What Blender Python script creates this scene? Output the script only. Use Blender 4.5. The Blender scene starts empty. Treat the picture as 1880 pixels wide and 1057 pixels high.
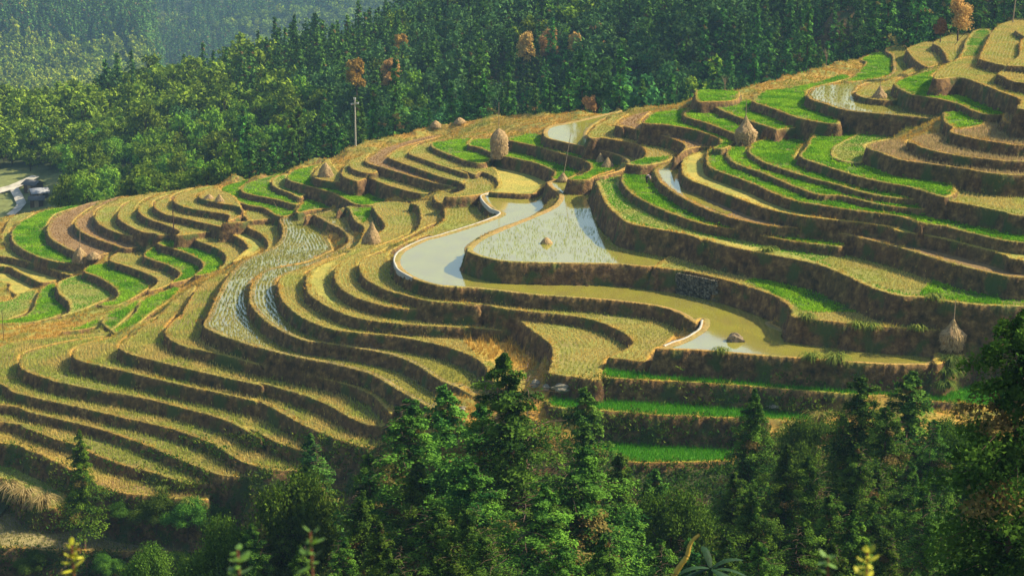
# Terraced rice hillside. Heights and outlines are real ground positions; nothing is loaded from file.
SUN_EL,SUN_AZ,SUN_S,SKY_S,EXPO,HAZE=41.,80.,5.,.09,.9,.00016
# ---- traced terraces: (name, height above the upper pond, surface, outline: lip then back edge) ----
WIN={'A':(0,330,480),'B':(0,570,480),'C':(400,200,480),'D':(400,430,480),'E':(400,600,480),'F':(800,170,480),
'G':(800,400,480),'H':(800,560,480),'I':(1100,230,400),'J':(1480,200,400),'K':(1180,420,400),'L':(1480,400,400),
'M':(1200,580,480),'N':(1400,560,480),'O':(0,720,480),'Z':(0,780,480),'P':(470,780,480),'Q':(940,780,480),
'R':(1400,0,480),'S':(940,0,480),'T':(470,0,480)}
POLY=[
('T6',-12.3,'w',"C 480,780 440,800 465,870 410,985 D 200,180 80,290 0,420 A 1490,980 B 1460,110 1560,170 1700,220 1879,270 D 200,790 500,870 800,930 1050,990 E 1150,370 1250,430 1350,490 1480,560 1560,600 1600,480 1400,330 1150,230 800,170 D 700,790 420,690 280,580 225,480 250,360 330,290 450,240 650,200 800,130 C 830,1000 760,880 660,790 640,760"),
('T5',-10.2,'w',"C 640,770 680,760 790,820 900,880 935,950 860,1010 D 650,200 450,235 320,270 245,350 225,480 290,580 420,680 600,760 800,790 1000,820 1250,870 1400,930 1500,990 E 1600,390 1700,430 1879,520 H 150,570 300,660 400,700 500,640 400,560 250,400 0,330 D 1600,820 1300,750 1000,710 700,650 560,580 470,490 430,420 430,340 500,290 640,240 900,130 990,60 C 1000,960 950,850 900,760 870,720"),
('T4',-8.6,'s',"C 860,720 930,710 980,800 1050,860 1000,970 D 900,130 640,240 480,290 430,340 440,430 480,500 600,600 800,680 1000,710 1300,740 1600,800 H 130,320 260,370 350,440 400,540 530,620 640,600 760,440 740,330 600,200 300,190 0,180 D 1600,680 1150,650 900,580 700,490 640,400 620,300 700,240 950,130 1100,60 C 1180,870 1170,780 1110,700 1000,690"),
('T3',-7.0,'s',"C 1120,680 1130,740 1190,820 1180,870 1020,980 D 900,150 720,230 640,290 630,350 650,430 720,480 800,530 950,590 1150,630 1500,660 1879,675 H 300,170 600,185 560,100 350,100 G 0,680 D 1500,590 1300,550 1100,510 950,450 860,380 835,300 850,240 1000,150 1300,30 C 1400,870 1440,780 1420,700 1300,670"),
('T2',-5.4,'s',"C 1380,680 1435,700 1455,800 1400,890 D 1150,90 950,160 850,240 835,310 880,390 1000,460 1200,520 1350,540 1460,540 1500,500 1300,440 1120,370 1030,280 1030,190 1200,110 C 1500,850 1600,810 1620,760 1590,690 1500,660"),
('U2',-5.3,'s',"G 400,640 480,690 600,740 700,820 800,890 835,950 830,1040 H 810,480 850,500 1000,520 1170,540 1190,480 1240,390 1330,350 1410,290 1390,220 1250,160 1000,100 700,70 480,40"),
('T1',-3.9,'s',"C 1560,660 1615,690 1625,780 1580,830 D 1300,80 1200,130 1060,170 1015,210 1030,290 1100,350 1200,400 1300,430 1500,480 1700,500 1879,515 G 200,615 380,630 430,645 700,680 1000,710 1200,760 1350,830 1410,890 1370,940 1240,1000 H 1330,390 1500,405 1560,350 1600,310 1640,300 1720,230 1870,140 1800,60 G 1600,650 1200,610 700,570 300,540 0,510 D 1600,400 1400,340 1290,270 1240,200 1260,110 1500,10 F 0,1040 300,950 450,880 400,840 290,760 320,730 200,720 0,730"),
('B',-2.3,'W',"F 385,715 320,750 390,830 465,870 380,910 200,970 0,1030 D 1500,25 1380,75 1290,130 1262,190 1290,250 1400,320 1600,375 1879,392 G 0,490 200,505 400,520 700,555 1000,575 1300,600 1600,640 1750,690 1860,760 K 510,780 490,860 350,950 180,1015 M 30,240 300,250 500,265 800,290 1100,312 1400,335 1700,352 N 1100,432 1220,425 1290,370 1100,320 700,270 250,200 70,130 K 1230,800 1200,690 950,560 600,480 280,420 G 1700,400 1300,370 700,360 350,290 250,230 330,150 500,70 700,0 F 850,790 870,730 800,670 700,725"),
('A',0,'W',"F 840,635 800,660 870,720 880,760 830,820 700,880 450,980 280,1050 G 500,60 320,140 225,215 260,260 450,310 700,325 1000,330 1300,335 1580,350 1760,260 1400,80 1200,20 F 1190,830 1150,740 1150,640"),
('C1',.05,'s',"G 1570,350 K 130,340 400,375 650,430 900,500 1100,570 1230,640 1280,710 1290,760 1500,790 1879,830 N 600,140 1000,170 1300,190 1879,215 2000,220 L 1990,850 1200,800 700,700 400,600 0,450 K 1500,380 1100,300 700,210 400,150 250,220"),
('D1',2.9,'p',"F 1155,610 1165,680 1220,800 1300,880 I 250,845 500,900 750,945 900,1000 K 500,90 800,170 1200,245 1500,310 1700,385 1879,470 L 400,530 600,620 800,675 1000,690 1300,735 1600,760 1879,770 2000,775 2000,620 1500,520 1100,420 700,310 400,230 300,260 0,240 K 1500,155 1300,125 1000,80 700,30 I 1100,920 800,860 500,740 280,620 200,530 190,440 200,400 F 1350,560"),
('E1',4.1,'g',"I 240,400 195,440 200,510 300,610 500,715 800,830 1100,895 1500,955 K 1000,60 1300,112 1600,150 1720,158 1750,110 I 1879,940 1400,880 1000,790 700,660 540,540 450,480 450,430 480,370 600,310 400,350"),
('F1',5.2,'M',"I 640,310 500,370 480,420 530,500 700,620 1000,760 1400,860 1879,905 L 400,160 800,260 1100,350 1300,410 1600,480 1879,520 2000,540 2000,440 1700,350 1400,270 1100,200 800,150 400,70 100,40 I 1879,830 1650,780 1400,720 1100,620 900,540 780,480 720,410 720,320 800,250 950,210 850,220"),
('G1',6.8,'o',"I 870,230 740,280 710,340 715,410 770,470 900,520 1100,600 1400,710 1650,770 1879,805 L 400,40 700,80 800,120 1100,170 1400,240 1700,320 1879,370 2000,400 2000,270 1879,240 1400,150 1000,60 870,20 J 1000,1010 800,940 400,890 0,820 I 1700,670 1500,600 1300,510 1050,420 940,360 920,290 940,220"),
('H1',8.2,'g',"I 1000,195 930,230 920,290 945,360 1050,410 1300,500 1500,590 1700,660 1879,690 J 400,880 800,930 1000,1000 L 870,0 1000,50 1200,80 1400,130 1879,220 2000,240 2000,100 1400,0 J 1879,1010 1500,930 1200,870 1100,870 700,840 400,770 0,690 I 1750,570 1600,510 1400,420 1200,350 1100,300 1090,250 1130,195 1160,180"),
('I1',9.4,'g',"I 1250,165 1130,195 1095,240 1110,290 1200,345 1400,415 1600,500 1750,560 1879,600 J 300,755 500,800 700,840 1100,877 1170,830 900,790 600,750 400,700 200,640 0,590 I 1700,420 1500,350 1350,280 1285,230 1300,180 1350,150"),
('J1',10.4,'g',"I 1340,150 1295,190 1290,240 1400,315 1600,390 1879,475 J 200,640 400,700 600,750 900,785 1160,805 1200,770 1000,710 800,660 500,590 200,510 0,445 I 1720,310 1700,280 1740,210 1850,115 J 200,160 0,200 I 1700,60 1500,100"),
('K1',11.6,'g',"J 200,150 50,240 0,330 -60,400 -30,430 0,445 200,510 400,575 600,625 850,670 1000,710 1200,765 1300,700 1200,600 900,500 600,400 510,380 560,300 900,230 1200,200 1180,110 1170,60 900,90 700,80 560,130 400,130"),
('L1',12.0,'p',"J 640,110 540,160 400,240 240,320 215,370 230,420 320,455 420,470 490,460 550,370 520,320 600,290 900,240 1220,200 1180,120 1165,70 900,85"),
('M1',13.5,'v',"J 870,265 600,290 530,320 530,345 650,385 800,440 1000,470 1300,510 1600,560 1879,575 2000,580 2000,480 1879,470 1500,440 1200,400 1000,350 900,310 870,290"),
('O1',14.8,'v',"J 1240,205 1000,230 900,260 880,290 930,305 1000,340 1200,390 1500,430 1879,460 2000,470 2000,340 1879,330 1500,280 1300,235 1240,210"),
('P1',16.0,'v',"J 1300,160 1240,190 1245,205 1300,225 1500,270 1700,300 1879,320 2000,330 2000,200 1879,180 1750,140 1680,110 1690,90 1720,70 1600,100 1500,140"),
('R1',16.1,'g',"J 1210,30 1185,60 1190,110 1260,160 1320,175 1500,150 1600,110 1700,60 1500,40"),
('Q1',17.3,'v',"J 1700,50 1690,90 1700,110 1760,130 1879,170 2000,190 2000,0 1879,-20 1760,20"),
('N1',10.9,'s',"J 1280,730 1185,765 1190,790 1270,805 1500,850 1700,890 1879,925 2000,950 2000,650 1879,640 1500,600 1200,600"),
('X',12.5,'g',"S 1760,690 1730,720 1740,740 R 0,760 100,795 250,850 400,880 500,893 560,880 500,790 350,740 320,690 350,640 500,600 640,560 560,540 400,590 150,640 0,655 S 1820,650"),
('XG',13.4,'g',"R 700,430 740,450 700,500 640,560 600,590 800,575 940,545 960,500 940,400 860,385 780,390"),
('WT',14.9,'w',"R 900,345 880,370 930,400 935,470 930,520 850,560 600,600 400,620 340,655 320,690 350,720 430,745 600,795 900,825 1150,850 1290,858 1320,790 1500,780 1200,710 900,730 700,710 670,680 680,650 750,600 950,570 1080,510 1150,480 1070,420 1050,380 1060,350 1000,320"),
('HT',16.3,'s',"R 1050,500 900,580 720,620 680,650 670,680 750,710 900,725 1000,718 1100,695 1050,660 960,600 1000,560 1180,500 1250,480 1200,480"),
('GR',17.2,'g',"R 1290,490 1100,540 960,590 955,625 1050,675 1110,692 1250,712 1400,750 1500,795 1600,825 1750,825 1870,760 1700,670 1500,610 1350,570 1240,560 1230,540"),
('U19',19.1,'s',"R 1300,470 1230,550 1250,570 1420,560 1550,600 1700,660 1850,720 1870,790 1950,800 1960,600 1879,570 1700,500 1600,450 1550,410 1450,420"),
('V1',16.9,'s',"R 1040,350 1050,385 1080,420 1130,460 1200,485 1330,440 1330,400 1280,330 1240,305 1150,310"),
('V2',18.2,'s',"R 1230,305 1270,340 1310,390 1340,445 1450,420 1450,370 1460,310 1500,250 1400,240"),
('V3',19.3,'p',"R 1510,230 1450,310 1445,350 1400,420 1380,435 1500,410 1560,410 1630,270 1650,235 1600,205"),
('V4',20.8,'s',"R 1700,180 1640,240 1625,270 1560,400 1570,430 1650,455 1745,480 1690,530 1720,550 1879,600 1960,620 1990,120 1879,135 1800,150"),
('V5',21.8,'s',"R 1879,270 1850,300 1840,400 1760,465 1850,480 1960,510 1990,200 1879,200"),
('Y',10.9,'g',"S 1400,720 1410,740 1500,795 1650,855 1879,930 R 90,945 150,930 500,900 400,885 250,850 100,795 S 1800,770 1740,740 1720,720 1600,730"),
('ZG',12.3,'g',"S 1340,650 1320,690 1330,730 1400,735 1600,725 1640,680 1600,655"),
('AA',9.2,'g',"S 1300,790 1245,810 1240,840 1400,890 1620,975 1650,985 1650,880 1500,800 1420,750 1350,770"),
('BB',8.2,'g',"S 1000,820 960,860 940,880 960,890 1100,900 1300,935 1450,985 I 1040,130 1030,170 980,200 1100,200 1180,130 S 1600,970 1400,900 1240,840 1240,810 1280,780 1130,800"),
('DD',6.7,'m',"S 860,830 780,870 745,900 800,920 I 200,10 400,60 600,110 720,160 735,200 700,240 650,270 800,200 960,190 1030,160 960,110 800,70 600,20 S 950,900 930,880 960,840 1000,800"),
('EE',5.1,'s',"S 760,830 600,900 F 1150,235 1095,300 1110,330 1200,330 1400,365 1480,395 1505,430 1490,470 1400,500 I 240,340 400,350 600,310 660,260 730,210 720,160 500,90 200,20 100,0 S 740,910 780,860 850,820"),
('W2',3.3,'W',"F 1330,130 1000,205 840,235 780,260 770,300 800,330 900,355 1100,400 1300,450 1375,500 1350,540 1250,580 1150,615 1380,550 1450,500 1500,430 1400,380 1200,340 1110,330 1095,290 1150,230 1260,170"),
('d',1.9,'g',"F 640,300 540,330 520,345 700,385 900,440 1050,485 1110,525 1085,570 950,625 1100,630 1160,600 1340,540 1360,500 1280,450 1100,400 900,360 790,330 750,300"),
('a',.2,'g',"F 420,330 260,345 235,380 300,395 400,435 500,462 700,505 830,560 850,590 830,620 900,630 960,620 1080,560 1100,520 900,450 700,390 520,350"),
('b',-1.7,'o',"F 380,530 330,555 420,605 445,650 430,690 385,715 500,725 700,728 800,660 860,620 830,570 700,520 500,480"),
('c10',-.7,'g',"F 250,330 C 1560,240 1530,265 1560,290 1650,330 F 100,450 200,490 320,512 400,480 300,410 240,380 250,350"),
('c9',-1.5,'s',"C 1640,215 1450,260 1370,310 1390,335 1450,355 1600,410 1800,470 F 150,545 280,590 330,570 420,610 445,650 430,700 460,600 400,520 300,500 100,440 C 1640,320 1540,275 1560,240"),
('c8',-2.4,'s',"C 1480,240 1300,290 1225,345 1250,365 1400,420 1600,490 1720,520 1765,545 F 200,640 200,700 60,750 250,745 370,720 430,690 420,610 330,570 150,545 C 1800,470 1600,410 1400,340 1370,310 1450,250"),
('c7',-3.4,'m',"C 1500,200 1300,250 1170,290 1120,330 1060,360 1070,390 1200,430 1400,490 1600,545 1690,555 1740,530 1600,490 1400,420 1240,360 1230,340 1350,270 1600,200"),
('c6',-4.8,'s',"C 1050,330 960,370 935,385 900,430 890,480 1000,522 1085,500 1200,545 1400,600 1500,608 1560,590 1600,545 1400,490 1200,430 1080,390 1060,360 1100,320"),
('c6b',-4.1,'s',"C 1000,370 945,390 960,430 1060,462 1150,455 1100,400 1060,370"),
('c5',-5.7,'s',"C 740,400 690,460 680,490 760,515 880,530 900,540 900,480 860,440 830,400 790,370"),
('c4',-6.8,'g',"C 560,440 505,470 500,510 600,545 800,600 900,645 985,685 1120,690 1300,640 1480,620 1500,590 1200,550 900,500 700,500 680,480 700,430 760,390"),
('pt',-8.4,'g',"C 640,610 605,620 610,660 560,745 700,725 1000,700 980,670 900,640 700,570"),
('c3',-7.8,'p',"C 480,470 400,500 385,540 420,570 500,600 600,640 650,560 520,520 500,470"),
('c2',-9.,'g',"C 420,470 220,530 165,575 200,610 400,650 570,690 620,620 500,590 400,550 390,510 480,470"),
('c1',-10.5,'g',"C 250,500 60,550 15,590 60,630 200,690 330,715 430,770 560,750 620,650 550,670 300,620 170,580 180,560"),
('a8',-11.3,'s',"A 1480,80 1430,110 1440,135 1550,165 1700,190 1740,215 1700,130 1600,80 1570,60"),
('a8b',-12.6,'s',"A 1760,215 1745,250 1770,300 C 30,820 400,790 540,760 430,740 200,690 100,660"),
('a7',-12.3,'s',"A 1480,50 1280,105 1245,150 1270,175 1350,205 1500,230 1640,255 1640,300 1760,240 1700,190 1440,135 1420,110 1560,50"),
('a6',-13.6,'s',"A 1300,75 1140,150 1105,185 1130,220 1200,255 1300,275 1450,310 1600,345 1580,360 1640,300 1600,250 1350,205 1240,160 1250,110 1400,60"),
('a5',-14.9,'s',"A 1200,90 1040,160 990,210 1010,250 1080,290 1200,330 1290,375 1280,400 1560,365 1500,320 1300,275 1150,240 1100,190 1130,140 1300,80"),
('a4',-16.2,'s',"A 1060,110 900,180 845,250 870,300 1000,370 1100,385 1140,400 1290,390 1250,350 1000,250 980,210 1040,140 1200,90"),
('a3',-17.6,'s',"A 900,130 720,210 680,260 700,310 780,360 900,400 1000,415 1140,430 1130,450 1160,400 1000,370 870,300 840,250 900,170 1060,110"),
('a2',-19.,'m',"A 760,150 560,280 535,325 560,360 650,410 800,465 920,495 1130,455 1120,430 900,400 720,330 680,260 720,200 900,120"),
('a1',-20.4,'m',"A 590,180 400,270 345,330 335,370 360,420 450,480 560,530 640,560 780,530 900,500 800,470 640,410 540,340 540,290 640,210 750,150"),
('a0',-21.8,'g',"A 350,215 170,290 90,360 80,400 100,460 200,525 350,580 560,610 640,600 600,540 440,475 350,410 335,350 400,250 590,185"),
('am1',-23.2,'s',"A 100,260 40,330 10,420 20,500 -60,530 0,550 150,580 300,625 500,685 560,640 540,590 300,560 100,480 80,400 90,340 250,240"),
('am2',-24.4,'o',"A -100,600 0,622 100,650 200,700 300,740 420,720 480,690 480,660 200,590 -100,540"),
('am3',-25.6,'o',"A -100,710 0,735 60,790 130,830 250,790 330,750 280,720 100,650 -100,620"),
('T7u',-13.6,'s',"C 210,845 300,895 352,950 350,1005 300,1050 410,990 450,880 430,810 300,800"),
('T8u',-14.8,'o',"C 10,865 100,905 180,950 215,1000 D 190,120 100,200 250,150 340,100 C 350,990 345,950 290,890 200,840 100,830"),
('T9u',-16.1,'s',"A 1500,385 1400,430 1550,490 1620,545 1610,600 1580,640 1720,590 1780,500 1760,440 1640,380 1580,370"),
('T10u',-17.4,'g',"A 1330,410 1130,455 1300,515 1430,575 1455,630 1400,690 1590,650 1620,560 1540,490 1400,430"),
('T11u',-18.7,'g',"A 1150,460 1100,480 1030,550 1180,605 1270,650 1290,690 1220,745 1400,700 1450,630 1420,570 1300,515 1130,465"),
('T12u',-20.,'s',"A 1000,500 860,520 780,575 900,620 1040,670 1120,710 1120,750 1060,800 1210,760 1280,690 1250,640 1150,600 1030,555 1080,500"),
('T13u',-21.3,'g',"A 760,600 640,620 600,660 700,700 800,760 845,810 820,860 700,900 860,900 1060,790 1120,730 1080,690 900,620 780,575"),
('T14u',-22.6,'p',"A 600,680 470,710 410,745 415,810 480,870 500,920 480,960 350,1000 560,950 700,890 840,830 820,780 700,700"),
('T15u',-24.,'g',"A 400,735 300,780 260,850 220,940 100,1000 -50,1030 200,1030 480,950 495,890 420,820"),
('T16u',-25.,'p',"A 270,790 130,820 0,880 -100,920 -100,1040 0,1010 100,990 210,940 260,850"),
('s1',-21.0,'g',"A 1200,770 1000,850 850,920 560,1057 B 440,155 640,130 730,100 A 740,990 850,950 1010,860 1230,780"),
('s2',-20.2,'g',"A 1010,855 860,930 750,980 730,1030 B 740,100 790,140 850,110 960,10 A 1000,900"),
('s3',-19.4,'g',"A 1230,780 1030,860 960,960 860,1040 B 800,150 880,170 950,140 1090,20 A 1250,850 1300,780"),
('T7',-14.,'t',"A 1500,720 1420,780 1350,880 1290,1000 B 1310,20 1215,100 1190,180 1300,250 1500,300 1700,350 1879,400 E 300,270 600,340 900,410 1100,490 1180,560 1250,630 1300,560 1540,620 1400,540 1250,440 1100,350 800,230 400,140 0,50 B 1700,220 1500,150 1450,80 A 1500,980 1560,820 1640,680"),
('T8',-15.7,'t',"A 1400,760 1300,830 1220,900 1100,1020 B 1050,90 950,185 870,240 860,280 950,320 1100,360 1300,410 1600,480 1879,540 E 300,405 600,490 800,570 1000,680 1100,705 1190,715 1220,640 1150,550 1000,450 600,345 200,250 B 1879,400 1600,330 1300,250 1190,190 1200,110 1290,20 A 1290,960 1400,800"),
('T9',-17.4,'t',"A 1250,860 1150,960 B 1000,90 860,180 650,230 550,265 520,320 560,360 700,395 900,440 1100,490 1400,560 1600,600 1879,665 E 250,520 400,590 600,700 800,790 1000,855 1100,865 1180,850 1180,740 1000,690 800,590 400,430 0,350 B 1600,480 1200,385 900,305 860,270 880,220 1000,130 A 1220,930"),
('T10',-19.2,'t',"B 820,190 600,210 400,245 200,300 145,350 140,400 200,445 400,510 700,575 1000,625 1300,700 1600,785 1879,920 E 200,720 400,820 550,875 660,895 700,850 600,710 400,600 200,510 B 1800,650 1400,560 1000,470 600,380 520,330 540,270 700,220"),
('T11',-21.1,'t',"B 780,160 500,190 200,210 50,240 -20,300 -60,400 0,530 100,590 300,640 600,705 900,775 1200,845 1500,945 E 0,870 100,930 200,980 400,1030 620,1022 640,940 400,830 200,730 B 1700,830 1300,705 900,600 400,510 160,420 140,370 180,300 500,220 800,180"),
('T12',-22.7,'t',"B -150,650 0,680 200,730 500,800 700,850 900,915 1100,990 O 1200,450 1350,510 1500,570 1600,600 1750,612 1850,600 1750,480 1500,355 B 1400,900 900,780 500,690 100,590 -50,530 -150,480"),
('T13',-24.2,'t',"O -150,170 0,215 200,265 400,340 540,380 700,460 900,530 1100,580 1300,640 1480,655 1500,640 1500,590 1200,450 900,330 600,240 200,160 0,110 -150,70"),
('T14',-25.7,'u',"O -150,320 0,365 200,420 350,480 540,580 740,690 900,730 1100,748 1300,770 1480,775 1510,740 1500,670 1100,590 700,460 400,340 0,220 -150,170"),
('T15',-28.,'p',"O -150,560 0,620 100,700 200,790 330,825 440,830 480,760 450,600 300,500 0,410 -150,370"),
('T16',-31.,'w',"Z -150,860 0,880 300,900 600,905 1000,912 1400,915 1600,890 1879,830 1700,760 1400,700 900,660 400,660 0,520 -150,480"),
('GS1',-4.9,'G',"H 1260,440 1190,480 1190,505 1300,530 1879,560 M 400,490 700,510 900,530 1200,550 1450,570 1750,585 N 1200,690 1600,730 1900,760 1900,540 1400,480 1000,450 400,420 0,410 M 300,350 0,320 H 1600,400"),
('HS',-2.,'o',"N 1250,430 1400,370 1600,360 1879,370 2000,370 2000,240 1500,250 1300,290 1230,360"),
('GS2',-7.,'G',"H 830,660 790,700 840,735 1000,750 1300,770 1600,795 1879,800 M 300,728 700,742 1000,757 1200,750 1240,720 1200,610 800,560 300,520 0,500 H 1500,560 1150,560 1000,610"),
('GS3',-9.8,'G',"Q 560,160 600,190 740,215 850,270 1100,275 1540,262 1600,250 1600,80 1200,30 900,10 600,30"),
]
SKY=[(-120,430,-29),(0,404,-25.5),(51,391,-23.5),(89,384,-22.5),(148,376,-21),(204,366,-19),(255,356,-17),(307,349,-14.5),(358,343,-13),(400,335,-11),(450,317,-9),(502,307,-7.5),(553,294,-6),(617,279,-5),(655,269,-4.2),(707,253,-3.2),(783,236,-2),(835,225,-1),(880,218,-.3),(943,211,1),(1004,207,2),(1081,206,3.3),(1120,207,4),(1183,194,5.3),(1234,194,7),(1280,180,8.5),(1345,168,11.5),(1400,153,12.5),(1464,135,13),(1522,120,13.3),(1579,102,14),(1630,94,15),(1655,82,16),(1706,74,17.5),(1783,55,19.5),(1834,46,21),(1880,36,22),(1960,20,23.5),(2060,0,25)]
# open ground: (column, row, distance)
GROUND=[(-300,1700,60),(940,1700,60),(2200,1700,60),(-200,1240,100),(400,1240,100),(940,1230,100),(1500,1190,100),(2000,1150,100),
(-200,1180,140),(300,1170,140),(650,1130,140),(900,1080,135),(1150,1040,135),(1400,1000,132),(1650,960,130),(1900,900,130),(2100,850,130),
(300,1150,170),(500,1100,168),(650,1010,165),(800,960,158),(950,960,150),(1150,960,146),(1300,960,144),(1450,900,144),(1600,840,144),(1750,800,144),(1900,790,144),
(0,1140,172),(-200,1140,175),(480,960,176),(560,900,178),(640,930,170),(720,880,166),(800,830,162),(900,820,158),(1000,850,154),
(950,740,162),(900,760,164),(1550,800,150),(1700,770,151),(1850,760,152),
(0,335,430),(0,270,480),(0,205,530),(-250,340,430),(-250,230,530),(150,330,420),(150,205,520),(300,335,405),(300,250,455),(300,165,525),
(450,320,395),(450,220,450),(450,125,520),(600,270,385),(600,190,440),(600,110,525),(700,250,385),(700,160,450),(700,90,530),(780,90,500),(780,40,560),
(850,210,370),(850,110,430),(850,0,500),(900,-60,560),(1050,195,355),(1050,90,420),(1050,-20,490),(1050,-70,560),(1300,170,335),(1300,60,400),(1300,-50,470),(1300,-75,560),
(1550,120,320),(1550,20,380),(1550,-55,460),(1550,-80,560),(1800,60,320),(1800,-40,380),(1800,-60,460),(1800,-85,560),(2100,10,330),(2100,-60,420),(2200,-85,560),
(60,350,425),(20,370,420),(100,380,415)]
ZF=dict(T2=-4.9,U2=-4.85,T1=-3.8,T3=-6.1,T4=-7.3,T5=-8.8,T6=-10.6,T7=-12,T8=-13.3,T9=-14.7,T10=-16.4,T11=-17.9,T12=-19.1,T13=-20.2,T14=-21.4,T15=-24,T16=-26.6,
T7u=-11.7,T8u=-12.8,T9u=-14,T10u=-15.2,T11u=-16.4,T12u=-17.6,T13u=-18.8,T14u=-20,T15u=-21.2,T16u=-22.1,s1=-18.3,s2=-17.6,s3=-17,
a8=-10,a8b=-10.9,a7=-10.9,a6=-12,a5=-13.1,a4=-14.3,a3=-15.5,a2=-16.8,a1=-18,a0=-19.3,am1=-20.6,am2=-21.7,am3=-22.8,
c1=-9.3,c2=-8.2,c3=-7.2,pt=-7.5,c4=-6.3,c5=-5.2,c6=-4.3,c6b=-3.7,c7=-3.1,c8=-2.2,c9=-1.5,
F1=5.4,G1=6.7,H1=7.8,I1=8.6,J1=9.3,K1=10.4,L1=10.7,N1=10.,M1=12.2,O1=13.3,P1=14.6,R1=14.7,Q1=15.9,
Y=10.5,X=12.1,XG=12.8,WT=14.,HT=14.8,GR=16.,U19=18.,V1=15.6,V2=16.7,V3=17.8,V4=19.4,V5=20.2,ZG=11.2)
ZF.update(E1=3.8,D1=2.8,F1=4.9,G1=6.2,H1=7.3,I1=7.95,J1=8.6,K1=9.7,L1=10.,N1=9.3,M1=11.6,O1=12.7,P1=14.,R1=14.1,Q1=15.2,T6=-10.3,pt=-9.,c1=-10.1,c2=-9.1,c3=-8.3,c4=-6.9,c5=-5.6,c6=-4.5)
ZF.update(WT=12.8,X=11.4,XG=12.1,Y=10.1,ZG=10.9,HT=13.6,GR=15.,U19=17.3,V1=14.6,V2=15.8,V3=16.9,V4=18.5,V5=19.3)
POLY=[(n,ZF.get(n,z),m,s) for n,z,m,s in POLY]
_z=[-25,-22.5,-21,-20,-18.5,-16.5,-15,-13,-11.5,-10,-8.5,-7,-6,-5,-4.2,-3.2,-2,-1,-.3,1,2,3.3,4,5.3,7,8.5,10.2,11,11.6,12,12.6,13.2,14.2,15.7,17.8,19.2,20.2,21.2,23]
SKY=[(a,b,c) for (a,b,_),c in zip(SKY,_z)]
GROUND+=[(-250,330,600),(0,330,600),(150,330,600),(300,320,600),(450,300,610),(600,270,620),(700,240,630),(780,210,640),(-300,400,740),(100,400,740),(400,390,740),(700,340,740),(900,100,740)]

GROUND+=[(900,60,740),(1300,0,740),(1700,0,740),(2200,0,740)]
import bpy, math, random, numpy as np
from mathutils import Vector
rs=np.random.RandomState(7); random.seed(7)
scene=bpy.context.scene
F=3200.0; CU,CV=940.0,528.5; HZ=-200.0; CAMZ=41.5
PITCH=math.atan((CV-HZ)/F)
cp,sp=math.cos(PITCH),math.sin(PITCH)
def rays(u,v):
    x=(np.asarray(u,float)-CU)/F; y=-(np.asarray(v,float)-CV)/F
    # forward=(0,cp,-sp) up=(0,sp,cp)
    return x, cp+y*sp, -sp+y*cp
def on_plane(u,v,z):
    x,y,w=rays(u,v); t=(z-CAMZ)/w
    return x*t,y*t
def at_depth(u,v,Y):
    x,y,w=rays(u,v); t=Y/y
    return x*t, Y+0*t, CAMZ+w*t
def project(X,Y,Z):
    dz=Z-CAMZ
    d=Y*cp-dz*sp; h=Y*sp+dz*cp
    return CU+F*X/d, CV-F*h/d
def parse(s):
    out=[];w=None
    for tok in s.split():
        if tok in WIN: w=WIN[tok]
        else:
            a,b=tok.split(','); k=w[2]/1879.0
            u=w[0]+float(a)*k
            u+=max(0,u-1880.2)*7-max(0,-2-u)*6      # terraces run on well beyond both sides of the view
            out.append((u,w[1]+float(b)*k))
    return np.array(out)
def smooth_closed(p,n=4):
    a=np.roll(p,1,0);b=p;c=np.roll(p,-1,0);d=np.roll(p,-2,0);o=[]
    for i in range(n):
        t=i/n
        o.append(.5*((2*b)+(c-a)*t+(2*a-5*b+4*c-d)*t*t+(3*b-a-3*c+d)*t**3))
    return np.stack(o,1).reshape(-1,2)
# ---------- value noise ----------
_tab=np.random.RandomState(3).rand(256,256)
def vnoise(x,y):
    xi=np.floor(x).astype(int);yi=np.floor(y).astype(int);fx=x-xi;fy=y-yi
    fx=fx*fx*(3-2*fx);fy=fy*fy*(3-2*fy)
    g=lambda i,j:_tab[i&255,j&255]
    return (g(xi,yi)*(1-fx)+g(xi+1,yi)*fx)*(1-fy)+(g(xi,yi+1)*(1-fx)+g(xi+1,yi+1)*fx)*fy
def fbm(x,y,o=4):
    s=0;a=.5;t=0
    for k in range(o):
        s=s+a*vnoise(x*2**k+17.3*k,y*2**k+9.1*k);t+=a;a*=.5
    return s/t
# ---------- base surface ----------
polys=[]
for n,z,m,s in POLY:
    px=parse(s); X,Y=on_plane(px[:,0],px[:,1],z)
    g=smooth_closed(np.stack([X,Y],1),5)
    polys.append((z,m,n,g,np.stack([X,Y],1)))
polys.sort(key=lambda a:a[0])
cx=[];cy=[];cz=[]
def addc(x,y,z):
    cx.extend(np.atleast_1d(x));cy.extend(np.atleast_1d(y));cz.extend(np.atleast_1d(z))
for z,m,n,g,raw in polys: addc(g[:,0],g[:,1],np.full(len(g),z-.5))
sk=np.array(SKY)
uu=np.linspace(sk[0,0],sk[-1,0],200); sv=np.interp(uu,sk[:,0],sk[:,1]); sz=np.interp(uu,sk[:,0],sk[:,2])
sx,sy=on_plane(uu,sv,sz)
addc(sx,sy,sz)
for dd,dz in ((14,5),(30,13),(50,20)): addc(sx*(1+dd/sy),sy+dd,sz-dz)
for u,v,d in GROUND:
    x,y,z=at_depth(u,v,d)
    for ox in (-3,0,3): addc(x+ox,y,z)
X0,X1,Y0,Y1,CS=-330.,330.,30.,750.,3.0
nx=int((X1-X0)/CS)+1; ny=int((Y1-Y0)/CS)+1
cx=np.array(cx);cy=np.array(cy);cz=np.array(cz)
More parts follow.
